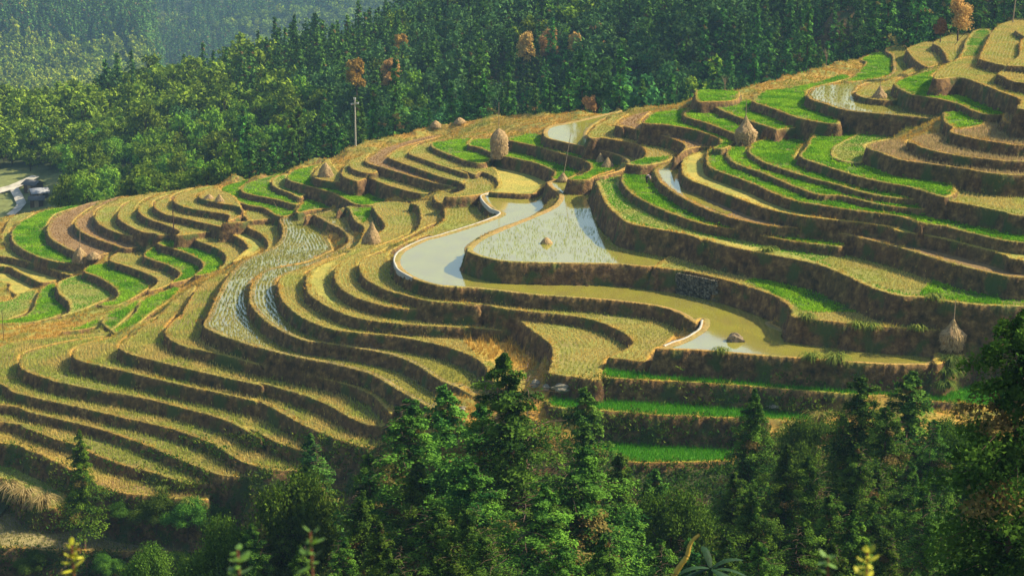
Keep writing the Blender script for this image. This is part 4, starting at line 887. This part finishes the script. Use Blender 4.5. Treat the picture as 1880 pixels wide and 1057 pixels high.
# ---------- posts, stacks ----------
def post(name,u,vb,vt,r,label,cat,lean=0,mat=None,at=None,capdark=False):
    x,y,z=at or ground_at(u,vb);h=(vb-vt)/ppm(y,z)
    v,f=tube([(0,0,-.3),(lean*h*.5,0,h*.5),(lean*h,0,h)],[r,r*.85,r*.65],8)
    v=np.concatenate([v,[[lean*h,0,h+r*.3]]]);n=len(v)-1
    me=bpy.data.meshes.new(name);me.from_pydata(v.tolist(),[],f.tolist()+[(16+i,16+(i+1)%8,n) for i in range(8)]);me.update()
    o=link(name,me,mat or M_pole);o.location=(x,y,z);tag(o,label,cat);return o
def strawpile(name,u,vb,vt,wpx,label,shape='cone',pole=None,lean=0,seed=0,at=None):
    """pole: image row of the pole top"""
    x,y,z=at or ground_at(u,vb);k=ppm(y,z);h=(vb-vt)/k;R=wpx/2/k;g=np.random.RandomState(300+seed)
    prof={'cone':[(0,.92),(.08,1.),(.3,.86),(.5,.60),(.72,.34),(.88,.15),(1,.05)],
          'drum':[(0,.85),(.1,.95),(.35,1.),(.62,.98),(.78,.82),(.9,.5),(1,.08)],
          'bell':[(0,.80),(.2,.86),(.40,1.),(.5,.98),(.66,.58),(.8,.30),(.92,.14),(1,.05)],
          'heap':[(0,1.),(.2,.95),(.45,.8),(.7,.55),(.9,.28),(1,.05)]}[shape]
    ns=40;V=[];nr=len(prof)*3
    tt_=np.linspace(0,1,nr);rr=np.interp(tt_,[p[0] for p in prof],[p[1] for p in prof])
    for t,r_ in zip(tt_,rr):
        for j in range(ns):
            a=2*math.pi*j/ns;q=R*r_*(1+.09*math.sin(3*a+seed)+.08*g.randn()+.05*math.sin(5*a+t*9));V.append((q*math.cos(a)+lean*h*t*.3,q*math.sin(a),h*t+.02*g.randn()-(.1 if t==0 else 0)))
    V.append((lean*h*.3,0,h*1.02));Fq=[]
    for i in range(nr-1):
        for j in range(ns): Fq.append((i*ns+j,i*ns+(j+1)%ns,(i+1)*ns+(j+1)%ns,(i+1)*ns+j))
    V=np.array(V);Fq=np.array(Fq);T3=np.concatenate([Fq[:,[0,1,2]],Fq[:,[0,2,3]],[[(nr-1)*ns+j,(nr-1)*ns+(j+1)%ns,len(V)-1] for j in range(ns)]])
    c=np.tile(lin(.34,.23,.11),(len(V),1))*(1+.3*g.randn(len(V),1)).clip(.5,1.6)
    # loose stalks hanging on the outside
    n=2600;t=g.rand(n)**.9;a=g.rand(n)*6.28;q=R*np.interp(t,tt_,rr)*1.03
    P=np.stack([q*np.cos(a)+lean*h*t*.3,q*np.sin(a),h*t],1);L_=.2+.22*g.rand(n)
    o_=np.stack([np.cos(a),np.sin(a),0*a],1);tip=P+o_*(.05+.22*g.rand(n,1)**2)-np.stack([0*a,0*a,L_],1)+g.randn(n,3)*.05
    s=np.stack([-np.sin(a),np.cos(a),0*a],1)*.04
    LV=np.stack([P-s,P+s,tip],1).reshape(-1,3);LC=np.repeat(mixc(lin(.22,.14,.06),lin(.60,.44,.20),g.rand(n)),3,0)
    VV=np.concatenate([V,LV]);FF=np.concatenate([T3,np.arange(len(LV)).reshape(-1,3)+len(V)]);CC=np.concatenate([c,LC])
    r_=empty(name,(x,y,z));link('straw',npmesh('straw',VV,FF,np.clip(CC,.01,.8)),M_straw,r_)
    if pole is not None:
        ph=(vb-pole)/k;v,f=tube([(0,0,0),(lean*ph*.5,0,ph*.5),(lean*ph,0,ph)],[.07,.06,.04],6);link('pole',npmesh('pole',v,f),M_pole,r_)
    tag(r_,label,'haystack');return r_
strawpile('haystack',916,290,236,31,'tall barrel shaped haystack round a pole near the crest, left of centre','drum',188,0,1)
strawpile('haystack',1368,268,213,38,'conical haystack with a cap beside the path, right of centre','bell',186,0,2)
strawpile('haystack',1747,645,592,45,'conical haystack with thin pole at the right end of the curving paddy','bell',557,.02,3)
strawpile('haystack',1033,332,318,18,'small cone of straw round a tall leaning pole at the head of the upper pond','cone',248,.17,4)
strawpile('haystack',598,325,299,27,'lumpy straw stack in the green terrace at the left','heap',None,0,5)
strawpile('haystack',681,447,408,34,'leaning straw stack beside the small green triangle plot','cone',None,.25,6)
strawpile('haystack',1615,181,158,25,'dark tent shaped straw shock in the high wet paddy','cone',150,0,7)
strawpile('haystack',1102,298,281,15,'left of two small straw shocks behind the pond rim','cone',None,0,8)
strawpile('haystack',1115,308,289,22,'right of two small straw shocks behind the pond rim','cone',None,.1,9)
strawpile('haystack',403,371,356,16,'pointed straw shock on the haystack terrace at the left','cone',None,0,10)
strawpile('haystack',384,366,357,18,'flat straw heap left of the pointed shock','heap',None,.2,11)
strawpile('haystack',147,482,456,27,'straw heap with a thin pole where the left terraces meet','heap',418,.05,12)
strawpile('haystack',800,232,222,20,'small straw heap on the crest right of the utility pole','heap',None,0,13)
strawpile('haystack',844,226,217,20,'low straw heap on the crest beside the reddish paddy','heap',None,0,14)
strawpile('haystack',172,476,466,24,'low brown straw mound right of the one with the pole','heap',None,0,15)
post('wooden_post',319,428,386,.11,'dark short wooden post on the left terraces','post',0,M_wood)
post('wooden_post',7,625,568,.05,'thin grey post at the left edge','post',0,M_wood)
post('wooden_stick',512,388,370,.04,'thin pale stick leaning in the narrow green strip','stick',-.5)
post('leaning_pole',1750,84,58,.05,'dark pole leaning to the right below the rust red tree','pole',.9,M_wood)
post('wooden_pole',1859,42,-12,.13,'plain pale pole on the crest at the upper right corner','pole',.07)
# utility pole
x,y,z=ground_at(653,269);k=ppm(y,z);h=(270-184)/k
up=empty('utility_pole',(x,y,z));v,f=tube([(0,0,-.4),(0,0,h)],[.17,.12],10);link('pole',npmesh('pole',v,f,None,True),M_concrete,up)
v,f=tube([(-.72,0,h-1.05),(.72,0,h-.85)],[.07,.07],5);cr_=link('crossarm',npmesh('crossarm',v,f),M_pole,up)
for ix in (-.65,-.35,.4,.65):
    v,f=tube([(ix,0,h-1.+ix*.14),(ix,0,h-.85+ix*.14),(ix,0,h-.6+ix*.14)],[.03,.09,.06],8);link('insulator',npmesh('insulator',v,f),M_insul,cr_)
for ix in (-.13,.13):
    v,f=tube([(ix,0,h-.1),(ix,0,h+.1),(ix,0,h+.35)],[.03,.08,.05],8);link('insulator',npmesh('insulator',v,f),M_insul,up)
tag(up,'pale utility pole with a short crossarm standing on the crest','utility pole')
# ---------- pale rims of the long paddy ----------
def rim(px,z,w,h,name,label,cat,mat):
    p=parse(px);X,Y=on_plane(p[:,0],p[:,1],z);P=np.stack([X,Y],1);Q=[]
    for i in range(len(P)-1):
        a=P[max(i-1,0)];b=P[i];c=P[i+1];d=P[min(i+2,len(P)-1)]
        for t in np.arange(0,1,.2): Q.append(.5*((2*b)+(c-a)*t+(2*a-5*b+4*c-d)*t*t+(3*b-a-3*c+d)*t**3))
    Q.append(P[-1]);Q=np.array(Q);T=np.gradient(Q,axis=0);T/=np.linalg.norm(T,axis=1)[:,None]+1e-9;N=np.stack([-T[:,1],T[:,0]],1)
    V=[]
    for q,n in zip(Q,N):
        ww=w*random.uniform(.8,1.2);hh=h*random.uniform(.85,1.15)
        V+=[(*(q-n*ww/2),z-.5),(*(q-n*ww/2),z+hh),(*(q+n*ww/2),z+hh*.95),(*(q+n*ww/2),z-.5)]
    Fq=[]
    for i in range(len(Q)-1):
        for j in range(3): Fq.append((i*4+j,i*4+j+1,i*4+4+j+1,i*4+4+j))
    Fq+= [(0,1,2,3),((len(Q)-1)*4+3,(len(Q)-1)*4+2,(len(Q)-1)*4+1,(len(Q)-1)*4)]
    o=link(name,npmesh(name,np.array(V),np.array(Fq)),mat);tag(o,label,cat);return o
rim("F 385,722 322,752 388,832 462,868 380,912 200,972 0,1034 D 1500,30 1385,78 1295,130 1266,185 1280,235 1310,270 1400,320",-2.3,.24,.13,'paddy_rim','pale mortar rim edging the left end of the long curving paddy','rim',M_concrete)
rim("K 512,790 495,860 440,905 355,952 250,985 182,1015",-2.3,.24,.13,'paddy_rim','pale stone rim on the inner bend of the paddy near the floating debris','rim',M_concrete)
# ---------- stone facing ----------
p=parse("K 278,362 370,380 460,397 550,415 640,436");X,Y=on_plane(p[:,0],p[:,1],.0)
tv=np.linspace(0,1,60);Xs=np.interp(tv,np.linspace(0,1,5),X);Ys=np.interp(tv,np.linspace(0,1,5),Y)
st=[];g=np.random.RandomState(5);zt=-.12
row=0;zc=-.15
V=[];Fq=[];SC=[]
while zc>-2.45:
    hgt=g.uniform(.13,.26);s_=g.uniform(0,.3);L_=math.hypot(X[-1]-X[0],Y[-1]-Y[0])
    while s_<L_-.2:
        wd=g.uniform(.2,.5);t=(s_+wd/2)/L_
        if t<1 and not (zc<-1.6 and t>.72+.2*g.rand()):
            x0=np.interp(t,tv,Xs);y0_=np.interp(t,tv,Ys)-.10-.24*(-zc)-g.uniform(-.08,.12)
            dx=np.array([X[-1]-X[0],Y[-1]-Y[0]]);dx/=np.linalg.norm(dx)
            b=len(V);o0=[];SC+=[list(lin(.15,.135,.09)*g.uniform(.3,1.5))]*8
            for sx_ in(-1,1):
                for sy_ in(-1,1):
                    for sz_ in(-1,1):
                        k_=.82 if sy_<0 else 1
                        V.append((x0+dx[0]*sx_*wd*.48*k_+g.randn()*.012,y0_+dx[1]*sx_*wd*.48+sy_*.16,zc-hgt/2+sz_*hgt*.46*k_+g.randn()*.012))
            for q in((0,1,3,2),(4,6,7,5),(0,4,5,1),(2,3,7,6),(1,5,7,3),(0,2,6,4)): Fq.append([b+a for a in q])
        s_+=wd
    zc-=hgt
o=link('stone_wall',npmesh('stone_wall',np.array(V),np.array(Fq),np.array(SC)),M_facing);tag(o,'dry stone retaining wall patch in the bank above the olive water','wall')
# ---------- rocks ----------
def rock(u,v,sx_,sy_,sz_,label,seed,at=None,mat=None,name='rock',cat='rock',rz=0):
    x,y,z=at or ground_at(u,v);g=np.random.RandomState(seed)
    import bmesh
    bm=bmesh.new();bmesh.ops.create_icosphere(bm,subdivisions=3,radius=1)
    for vv in bm.verts:
        c=vv.co;d=1+.22*math.sin(c.x*3+seed)+.15*math.sin(c.y*5+c.z*4+seed)+.06*g.randn()
        c.x*=d*sx_;c.y*=d*sy_;c.z*=d*sz_
    me=bpy.data.meshes.new(name);bm.to_mesh(me);bm.free();o=link(name,me,mat or M_rock);o.location=(x,y,z+sz_*.2);o.rotation_euler=(0,0,rz);tag(o,label,cat);return o
rock(1030,722,1.1,.6,.4,'long pale boulder beside the lower green strip',1,rz=.2)
rock(985,708,.7,.5,.35,'pale boulder left of the long one, near the conifer neck',2)
rock(1005,716,.5,.4,.3,'small pale boulder between two larger ones',3)
rock(845,752,.5,.3,.25,'flat grey stone at the foot of the bank near the slim conifer',6)
rock(1419,738+15,.7,.4,.15,'flat pale stone lying on the lower green strip',7)
a_=on_plane(1003,447,-.06)
strawpile('straw_clump',1003,452,440,20,'small clump of mud and straw in the upper pond','heap',None,0,20,at=(float(a_[0]),float(a_[1]),-.1))
a_=on_plane(1352,626,-2.36);rock(0,0,.95,.55,.55,'dark jagged lump of debris in the milky end of the long paddy',9,at=(float(a_[0]),float(a_[1]),-2.35),name='debris_lump',cat='debris',rz=-.3,mat=flat_material('wet_straw_mud',(.20,.15,.09),noise=(7,.6)))
# ---------- sheds and road ----------
def shed(u,v,wd,dp,hh,rz,label,roofmat):
    x,y,z=ground_at(u,v,380,480);r=empty('shed',(x,y,z-.2));r.rotation_euler=(0,0,rz)
    def bx(nm,V,Fq,m,par=r): return link(nm,npmesh(nm,np.array(V,float),np.array(Fq)),m,par)
    w,d=wd/2,dp/2
    V=[(-w,-d,-1),(w,-d,-1),(w,d,-1),(-w,d,-1),(-w,-d,hh),(w,-d,hh),(w,d,hh),(-w,d,hh)]
    bx('wall',V,[(0,1,5,4),(1,2,6,5),(2,3,7,6),(3,0,4,7)],M_wood)
    e=.5;a=hh+dp*.28;t=.12
    V=[(-w-e,-d-e,hh-.15),(w+e,-d-e,hh-.15),(w+e,0,a),(-w-e,0,a),(w+e,d+e,hh-.15),(-w-e,d+e,hh-.15)];V+=[(p[0],p[1],p[2]+t) for p in V]
    bx('roof',V,[(6,7,8,9),(9,8,10,11),(0,3,2,1),(3,5,4,2),(0,1,7,6),(5,11,10,4),(1,2,8,7),(2,4,10,8),(0,6,9,3),(3,9,11,5)],roofmat)
    bx('door',[(-.5,-d-.03,-.2),(.5,-d-.03,-.2),(.5,-d-.03,1.9),(-.5,-d-.03,1.9)],[(0,1,2,3)],M_pole)
    tag(r,label,'shed');return r
shed(72,366,3.6,3.2,2.,.5,'small shed with a pale sheet roof in the valley at the far left',M_metalroof)
shed(62,352,3.6,3.,2.2,-.5,'small dark roofed shed just above the pale roofed one',M_roof)
shed(68,378,3.,2.4,1.8,.2,'low dark lean-to shed below the pale roofed one',M_roof)
def road(px,w,label):
    P=np.array([ground_at(u,v,380,520) for u,v in px]);Q=[]
    n=len(P)
    for i in range(n-1):
        for t in np.arange(0,1,.1): Q.append(P[i]*(1-t)+P[i+1]*t)
    Q=np.array(Q);T=np.gradient(Q[:,:2],axis=0);T/=np.linalg.norm(T,axis=1)[:,None]+1e-9;N=np.stack([-T[:,1],T[:,0]],1)
    L_=Q[:,:2]-N*w/2;R_=Q[:,:2]+N*w/2;V=[]
    for a,b in zip(L_,R_): V+=[(a[0],a[1],float(height(*a))+.75),(b[0],b[1],float(height(*b))+.75)]
    o=link('road',npmesh('road',np.array(V),np.array([(2*i,2*i+1,2*i+3,2*i+2) for i in range(len(Q)-1)])),M_road);tag(o,label,'road',kind='structure')
road([(-40,368),(0,355),(20,350),(36,344),(52,336),(68,328)],2.6,'pale valley road at the far left')
road([(26,352),(34,366),(40,380),(30,392),(18,402)],2.2,'pale side road bending down in the valley at the far left')
# ---------- banana plant, near sprigs ----------
M_banana=flat_material('banana_leaf',(.008,.035,.008),.7,(4,.3));M_ylw=flat_material('yellow_leaf',(.42,.42,.03),.5,(6,.3));M_stem=flat_material('yellow_stem',(.50,.34,.06),.5,(3,.1));M_gl=flat_material('glossy_leaf',(.10,.20,.03),.4,(6,.3));M_twig=flat_material('red_twig',(.18,.07,.04),.6,(9,.2))
def leafmesh(name,L_,W_,droop,par,mat,loc,rz,pitch):
    V=[];n=12
    for i in range(n+1):
        t=i/n;x=L_*t*math.cos(pitch);z=L_*t*math.sin(pitch)-droop*t*t;w=W_*math.sin(math.pi*min(1,t*.97+.03))**.6*(1 if t<.98 else .3)
        V+=[(x,-w/2,z-.12*w),(x,0,z+.05*w),(x,w/2,z-.12*w)]
    Fq=[]
    for i in range(n):
        for j in range(2): Fq.append((3*i+j,3*i+j+1,3*i+4+j,3*i+3+j))
    o=link(name,npmesh(name,np.array(V),np.array(Fq),None,True),mat,par);o.location=loc;o.rotation_euler=(0,0,rz);return o
x,y,z=at_depth(1305,1040,84);ban=empty('banana_plant',(x,y,z-5))
v,f=tube([(0,0,-1),(0,0,5)],[.22,.12],8);link('stem',npmesh('stem',v,f),M_banana,ban)
for i,(a,p_) in enumerate(((3.2,-.05),(3.6,.5),(.1,.15),(.35,.6),(-.3,-.1),(5.2,.2),(1.8,.9))): leafmesh('leaf',2.3,.42,1.1,ban,M_banana,(0,0,4.9),a,p_)
tag(ban,'dark banana plant with broad arching leaves at the bottom right of centre','banana plant')
x,y,z=at_depth(1262,1057,14);o_=[at_depth(u,v,14) for u,v in((1200,1200),(1236,1057),(1247,1040),(1262,1020),(1266,1000),(1272,990),(1284,981))]
o_=np.array([np.array(q,float) for q in o_]);tq=np.linspace(0,6,40);o_=np.stack([np.interp(tq,range(7),o_[:,i]) for i in range(3)],1)
for _ in range(3): o_[1:-1]=(o_[:-2]+2*o_[1:-1]+o_[2:])/4
v,f=tube(o_,np.interp(tq,[0,6],[.028,.012]),8);o=link('curved_stem',npmesh('curved_stem',v,f,None,True),M_stem);tag(o,'thick curved yellow stem reaching up at the bottom edge','stem')
def sprig(u,v,Y,leaves,label,mat,seed):
    Y=Y*.6;x,y,z=at_depth(u,v,Y);k=F/Y;g=np.random.RandomState(seed);r=empty('leafy_sprig',(x,y,z-1.5))
    leaves=list(leaves)+[(g.randn()*8,g.uniform(0,75),g.uniform(10,26),g.uniform(0,6.28)) for _ in range(14)]
    vv,f=tube([(.05,0,-.5),(.02,0,.8),(0,0,1.5)],[.012,.009,.004],6);link('twig',npmesh('twig',vv,f),M_twig,r)
    for du,dv,sz,a in leaves: leafmesh('leaf',sz/k,sz*.55/k,.1*sz/k,r,mat,(du/k*.5,g.randn()*.01,1.5-dv/k),a+g.randn()*.35,g.uniform(-.3,1.1))
    tag(r,label,'sprig')
sprig(131,1000,11,[(0,0,18,1.5),(0,24,24,0),(0,26,22,3.1),(2,44,26,.3),(-2,50,22,3.4),(0,60,24,.1)],'bright yellow leaved twig at the bottom left corner',M_ylw,1)
sprig(569,975,9,[(0,0,20,2.8),(0,22,34,.2),(2,30,30,-.3),(0,48,36,3.3),(2,58,38,.2),(0,70,30,2.9)],'green leaved twig with a red tip at the bottom left of centre',M_gl,2)
sprig(436,1010,9,[(0,0,24,1.2),(2,20,36,.4),(0,34,34,3.0),(0,50,36,.2)],'green leaved twig left of the red tipped one',M_gl,3)
sprig(1592,1012,10,[(0,0,24,1.3),(6,8,26,.4),(0,20,24,2.9),(4,28,26,0)],'yellow green leaf cluster at the bottom below the right hand clump',M_ylw,4)
sprig(1520,1022,10,[(0,0,20,2.8),(0,16,24,.3),(0,30,24,3.2)],'small leaf cluster left of the yellow green one at the bottom',M_gl,5)
# pampas grass and overhanging tufts
def tussock(u,v,n,ln,label,seed,c1,c2):
    x,y,z=ground_at(u,v);g=np.random.RandomState(seed);V=[];Cc=[]
    for i in range(n):
        a=g.uniform(0,6.28);L_=ln*g.uniform(.6,1.1);d=np.array([math.cos(a),math.sin(a)-.25,0]);w=np.array([-d[1],d[0],0])*.035
        p0=np.array([g.randn()*.25,g.randn()*.25,0]);p1=p0+d*L_*.3+[0,0,L_*.6];p2=p0+d*L_*.75+[0,0,L_*.45];p3=p0+d*L_*1.05+[0,0,L_*.05]
        for q0,q1,s0,s1 in((p0,p1,1,1),(p1,p2,1,.8),(p2,p3,.8,.1)):
            V+=[q0-w*s0,q0+w*s0,q1+w*s1,q0-w*s0,q1+w*s1,q1-w*s1];c=mixc(c1,c2,np.array(g.rand()));Cc+=[c]*6
    o=link('grass_tussock',npmesh('grass_tussock',np.array(V),np.arange(len(V)).reshape(-1,3),np.array(Cc)),M_grass);o.location=(x,y,z);tag(o,label,'grass tussock');return o
gA,gB=lin(.06,.12,.02),lin(.30,.33,.06);pA,pB=lin(.20,.15,.05),lin(.55,.42,.18)
for i,(u,v,n,l,lb,a,b) in enumerate([(22,905,130,2.2,'leftmost pampas tussock on the lowest left bank',pA,pB),(50,915,130,2.2,'second pampas tussock from the left on the lowest left bank',pA,pB),(82,925,120,2.,'rightmost pampas tussock on the lowest left bank, beside the lone conifer',pA,pB),
 (1535,672,120,1.5,'big green tussock hanging over the rim at the olive end of the long paddy',gA,gB),(1490,668,90,1.3,'smaller green tussock left of the big one on the paddy rim',gA,gB),(1745,672,150,1.4,'large tussock under the haystack at the paddy end',lin(.04,.08,.015),lin(.16,.20,.04)),(1738,692,170,1.5,'dense green tussock on the corner bank beneath the haystack',lin(.04,.09,.015),lin(.18,.24,.04)),(1733,712,150,1.4,'lowest green tussock on the corner bank beneath the haystack',lin(.04,.09,.015),lin(.18,.24,.04)),(1715,560,70,1.2,'tussock hanging from the bank above the haystack',gA,gB),
 (1575,605,80,1.2,'tussock in the middle of the bank behind the olive water',gA,gB),(1600,612,70,1.1,'tussock right of the middle one in the bank behind the olive water',gA,gB),(1685,615,60,1.,'tussock near the haystack in the bank behind the olive water',gA,gB),(1480,590,80,1.,'tussock at the corner of the bank behind the olive water',gA,gB),
 (1505,775,130,1.6,'straw coloured tussock at the end of the lower green strip',pA,gB),(1325,650,60,1.,'tussock on the rim below the debris',gA,gB),(1410,462,80,1.1,'dark tussock under the rim of the long green terrace',gA,gB),(345,935,90,1.3,'green tussock on the bottom left bank beneath the stubble',gA,gB),(300,900,70,1.,'leafy tussock under the lowest rim right of the lone conifer',gA,gB)]):
    tussock(u,v,n,l,lb,400+i,a,b)
# ---------- the farmer ----------
x,y,z=ground_at(1187,338);k=ppm(y,z)
def skin(name,nodes,edges,mat,par,sub=2):
    me=bpy.data.meshes.new(name);me.from_pydata([n[:3] for n in nodes],edges,[]);me.update();o=link(name,me,mat,par)
    md=o.modifiers.new('s','SKIN');sl=me.skin_vertices[0].data
    for i,n in enumerate(nodes): sl[i].radius=(n[3],n[3]);sl[i].use_root=(i==0)
    s=o.modifiers.new('b','SUBSURF');s.levels=sub;s.render_levels=sub;return o
M_skin=flat_material('skin',(.38,.20,.12),.6,(3,.1));M_top=flat_material('white_red_jacket',(.60,.42,.40),.8,(9,.35));M_tr=flat_material('dark_trousers',(.03,.03,.04),.8,(5,.2));M_hair=flat_material('hair',(.02,.015,.01),.6,(9,.2))
pr=empty('person',(x,y,z));pr.rotation_euler=(0,0,-.35);pr.scale=(1.08,)*3
B_=[(0,0,.86,.12),(.14,0,1.02,.13),(.32,0,1.12,.135),(.40,0,1.13,.06),(.46,0,1.12,.055),(.56,0,1.10,.095),
(0,.1,.82,.085),(-.02,.13,.46,.06),(.0,.14,.08,.045),(.13,.15,.03,.035),(0,-.1,.82,.085),(.12,-.13,.48,.06),(.02,-.14,.08,.045),(.15,-.15,.03,.035),
(.31,.17,1.08,.055),(.42,.21,.82,.042),(.52,.16,.60,.03),(.55,.14,.52,.03),(.31,-.17,1.08,.055),(.44,-.21,.82,.042),(.54,-.15,.62,.03),(.57,-.13,.54,.03)]
E_=[(0,1),(1,2),(2,3),(3,4),(4,5),(0,6),(6,7),(7,8),(8,9),(0,10),(10,11),(11,12),(12,13),(2,14),(14,15),(15,16),(16,17),(2,18),(18,19),(19,20),(20,21)]
skin('body',B_,E_,M_skin,pr)
skin('jacket',[(.02,0,.88,.15),(.15,0,1.03,.165),(.32,0,1.12,.165),(.31,.17,1.08,.075),(.42,.21,.82,.062),(.50,.17,.66,.05),(.31,-.17,1.08,.075),(.44,-.21,.82,.062),(.52,-.16,.68,.05)],[(0,1),(1,2),(2,3),(3,4),(4,5),(2,6),(6,7),(7,8)],M_top,pr)
skin('trousers',[(0,0,.87,.145),(0,.1,.80,.11),(-.02,.13,.46,.08),(0,.14,.12,.07),(0,-.1,.80,.11),(.12,-.13,.48,.08),(.02,-.14,.12,.07)],[(0,1),(1,2),(2,3),(0,4),(4,5),(5,6)],M_tr,pr)
skin('hair',[(.56,0,1.15,.10),(.60,0,1.17,.07),(.52,0,1.15,.07)],[(0,1),(0,2)],M_hair,pr)
tag(pr,'farmer in pale and red jacket and dark trousers bending over the green crop','person')
# ---------- haze ----------
hv=[(-900,-60,-420),(900,-60,-420),(900,2300,-420),(-900,2300,-420),(-900,-60,320),(900,-60,320),(900,2300,320),(-900,2300,320)]
allz=[hA[2].min(),hB[2].min(),hb.min()];zlo=min(allz)-2
xs_=[hA[0].min(),hA[0].max(),hB[0].min(),hB[0].max(),-335,335];ys_=[hB[1].max(),hA[1].max()]
zhi=max(hA[2].max(),hB[2].max(),80)+30
hv=[(a,b,c) for c in(zlo,zhi) for a,b in((min(xs_)-30,-60),(max(xs_)+30,-60),(max(xs_)+30,max(ys_)+40),(min(xs_)-30,max(ys_)+40))]
hz=bpy.data.meshes.new('haze');hz.from_pydata(hv,[],[(0,3,2,1),(4,5,6,7),(0,1,5,4),(1,2,6,5),(2,3,7,6),(3,0,4,7)]);hz.update()
m,nt,out=newmat('haze_air');pv=nd(nt,'ShaderNodeVolumePrincipled');pv.inputs['Color'].default_value=(.38,.68,1,1);pv.inputs['Density'].default_value=HAZE;pv.inputs['Anisotropy'].default_value=.2
nt.links.new(pv.outputs[0],out.inputs['Volume'])
ho=link('haze',hz,m);tag(ho,'thin blue valley haze in the air','haze',kind='stuff')
# ---------- light, sky, camera ----------
w=bpy.data.worlds.new('World');scene.world=w;w.use_nodes=True;nt=w.node_tree
for n in list(nt.nodes): nt.nodes.remove(n)
sky=nd(nt,'ShaderNodeTexSky',sky_type='NISHITA',sun_disc=False);bg=nd(nt,'ShaderNodeBackground');wo=nd(nt,'ShaderNodeOutputWorld')
sky.sun_elevation=math.radians(SUN_EL);sky.sun_rotation=math.radians(SUN_AZ);sky.air_density=1.3;sky.dust_density=1.6
bg.inputs[1].default_value=SKY_S;nt.links.new(sky.outputs[0],bg.inputs[0]);nt.links.new(bg.outputs[0],wo.inputs[0])
sl=bpy.data.lights.new('sun','SUN');sl.energy=SUN_S;sl.angle=math.radians(.55);sl.color=(1,.86,.62)
so=bpy.data.objects.new('sun',sl);COL.objects.link(so)
el,az=math.radians(SUN_EL),math.radians(SUN_AZ)
dirv=Vector((math.sin(az)*math.cos(el),math.cos(az)*math.cos(el),math.sin(el)))
so.rotation_euler=dirv.to_track_quat('Z','Y').to_euler();so.location=dirv*100+Vector((0,0,100))
cd_=bpy.data.cameras.new('camera');cam=bpy.data.objects.new('camera',cd_);COL.objects.link(cam)
cd_.sensor_width=36;cd_.lens=36*F/1880;cd_.clip_start=.5;cd_.clip_end=6000
cam.location=(0,0,CAMZ);cam.rotation_euler=(math.pi/2-PITCH,0,0)
cd_.dof.use_dof=True;cd_.dof.focus_distance=200;cd_.dof.aperture_fstop=4.5
scene.camera=cam
scene.render.resolution_x=1024;scene.render.resolution_y=575
scene.view_settings.view_transform='Standard';scene.view_settings.look='None';scene.view_settings.gamma=1;scene.view_settings.exposure=EXPO
try: scene.cycles.volume_bounces=0;scene.cycles.transparent_max_bounces=4;scene.cycles.max_bounces=5
except Exception: pass
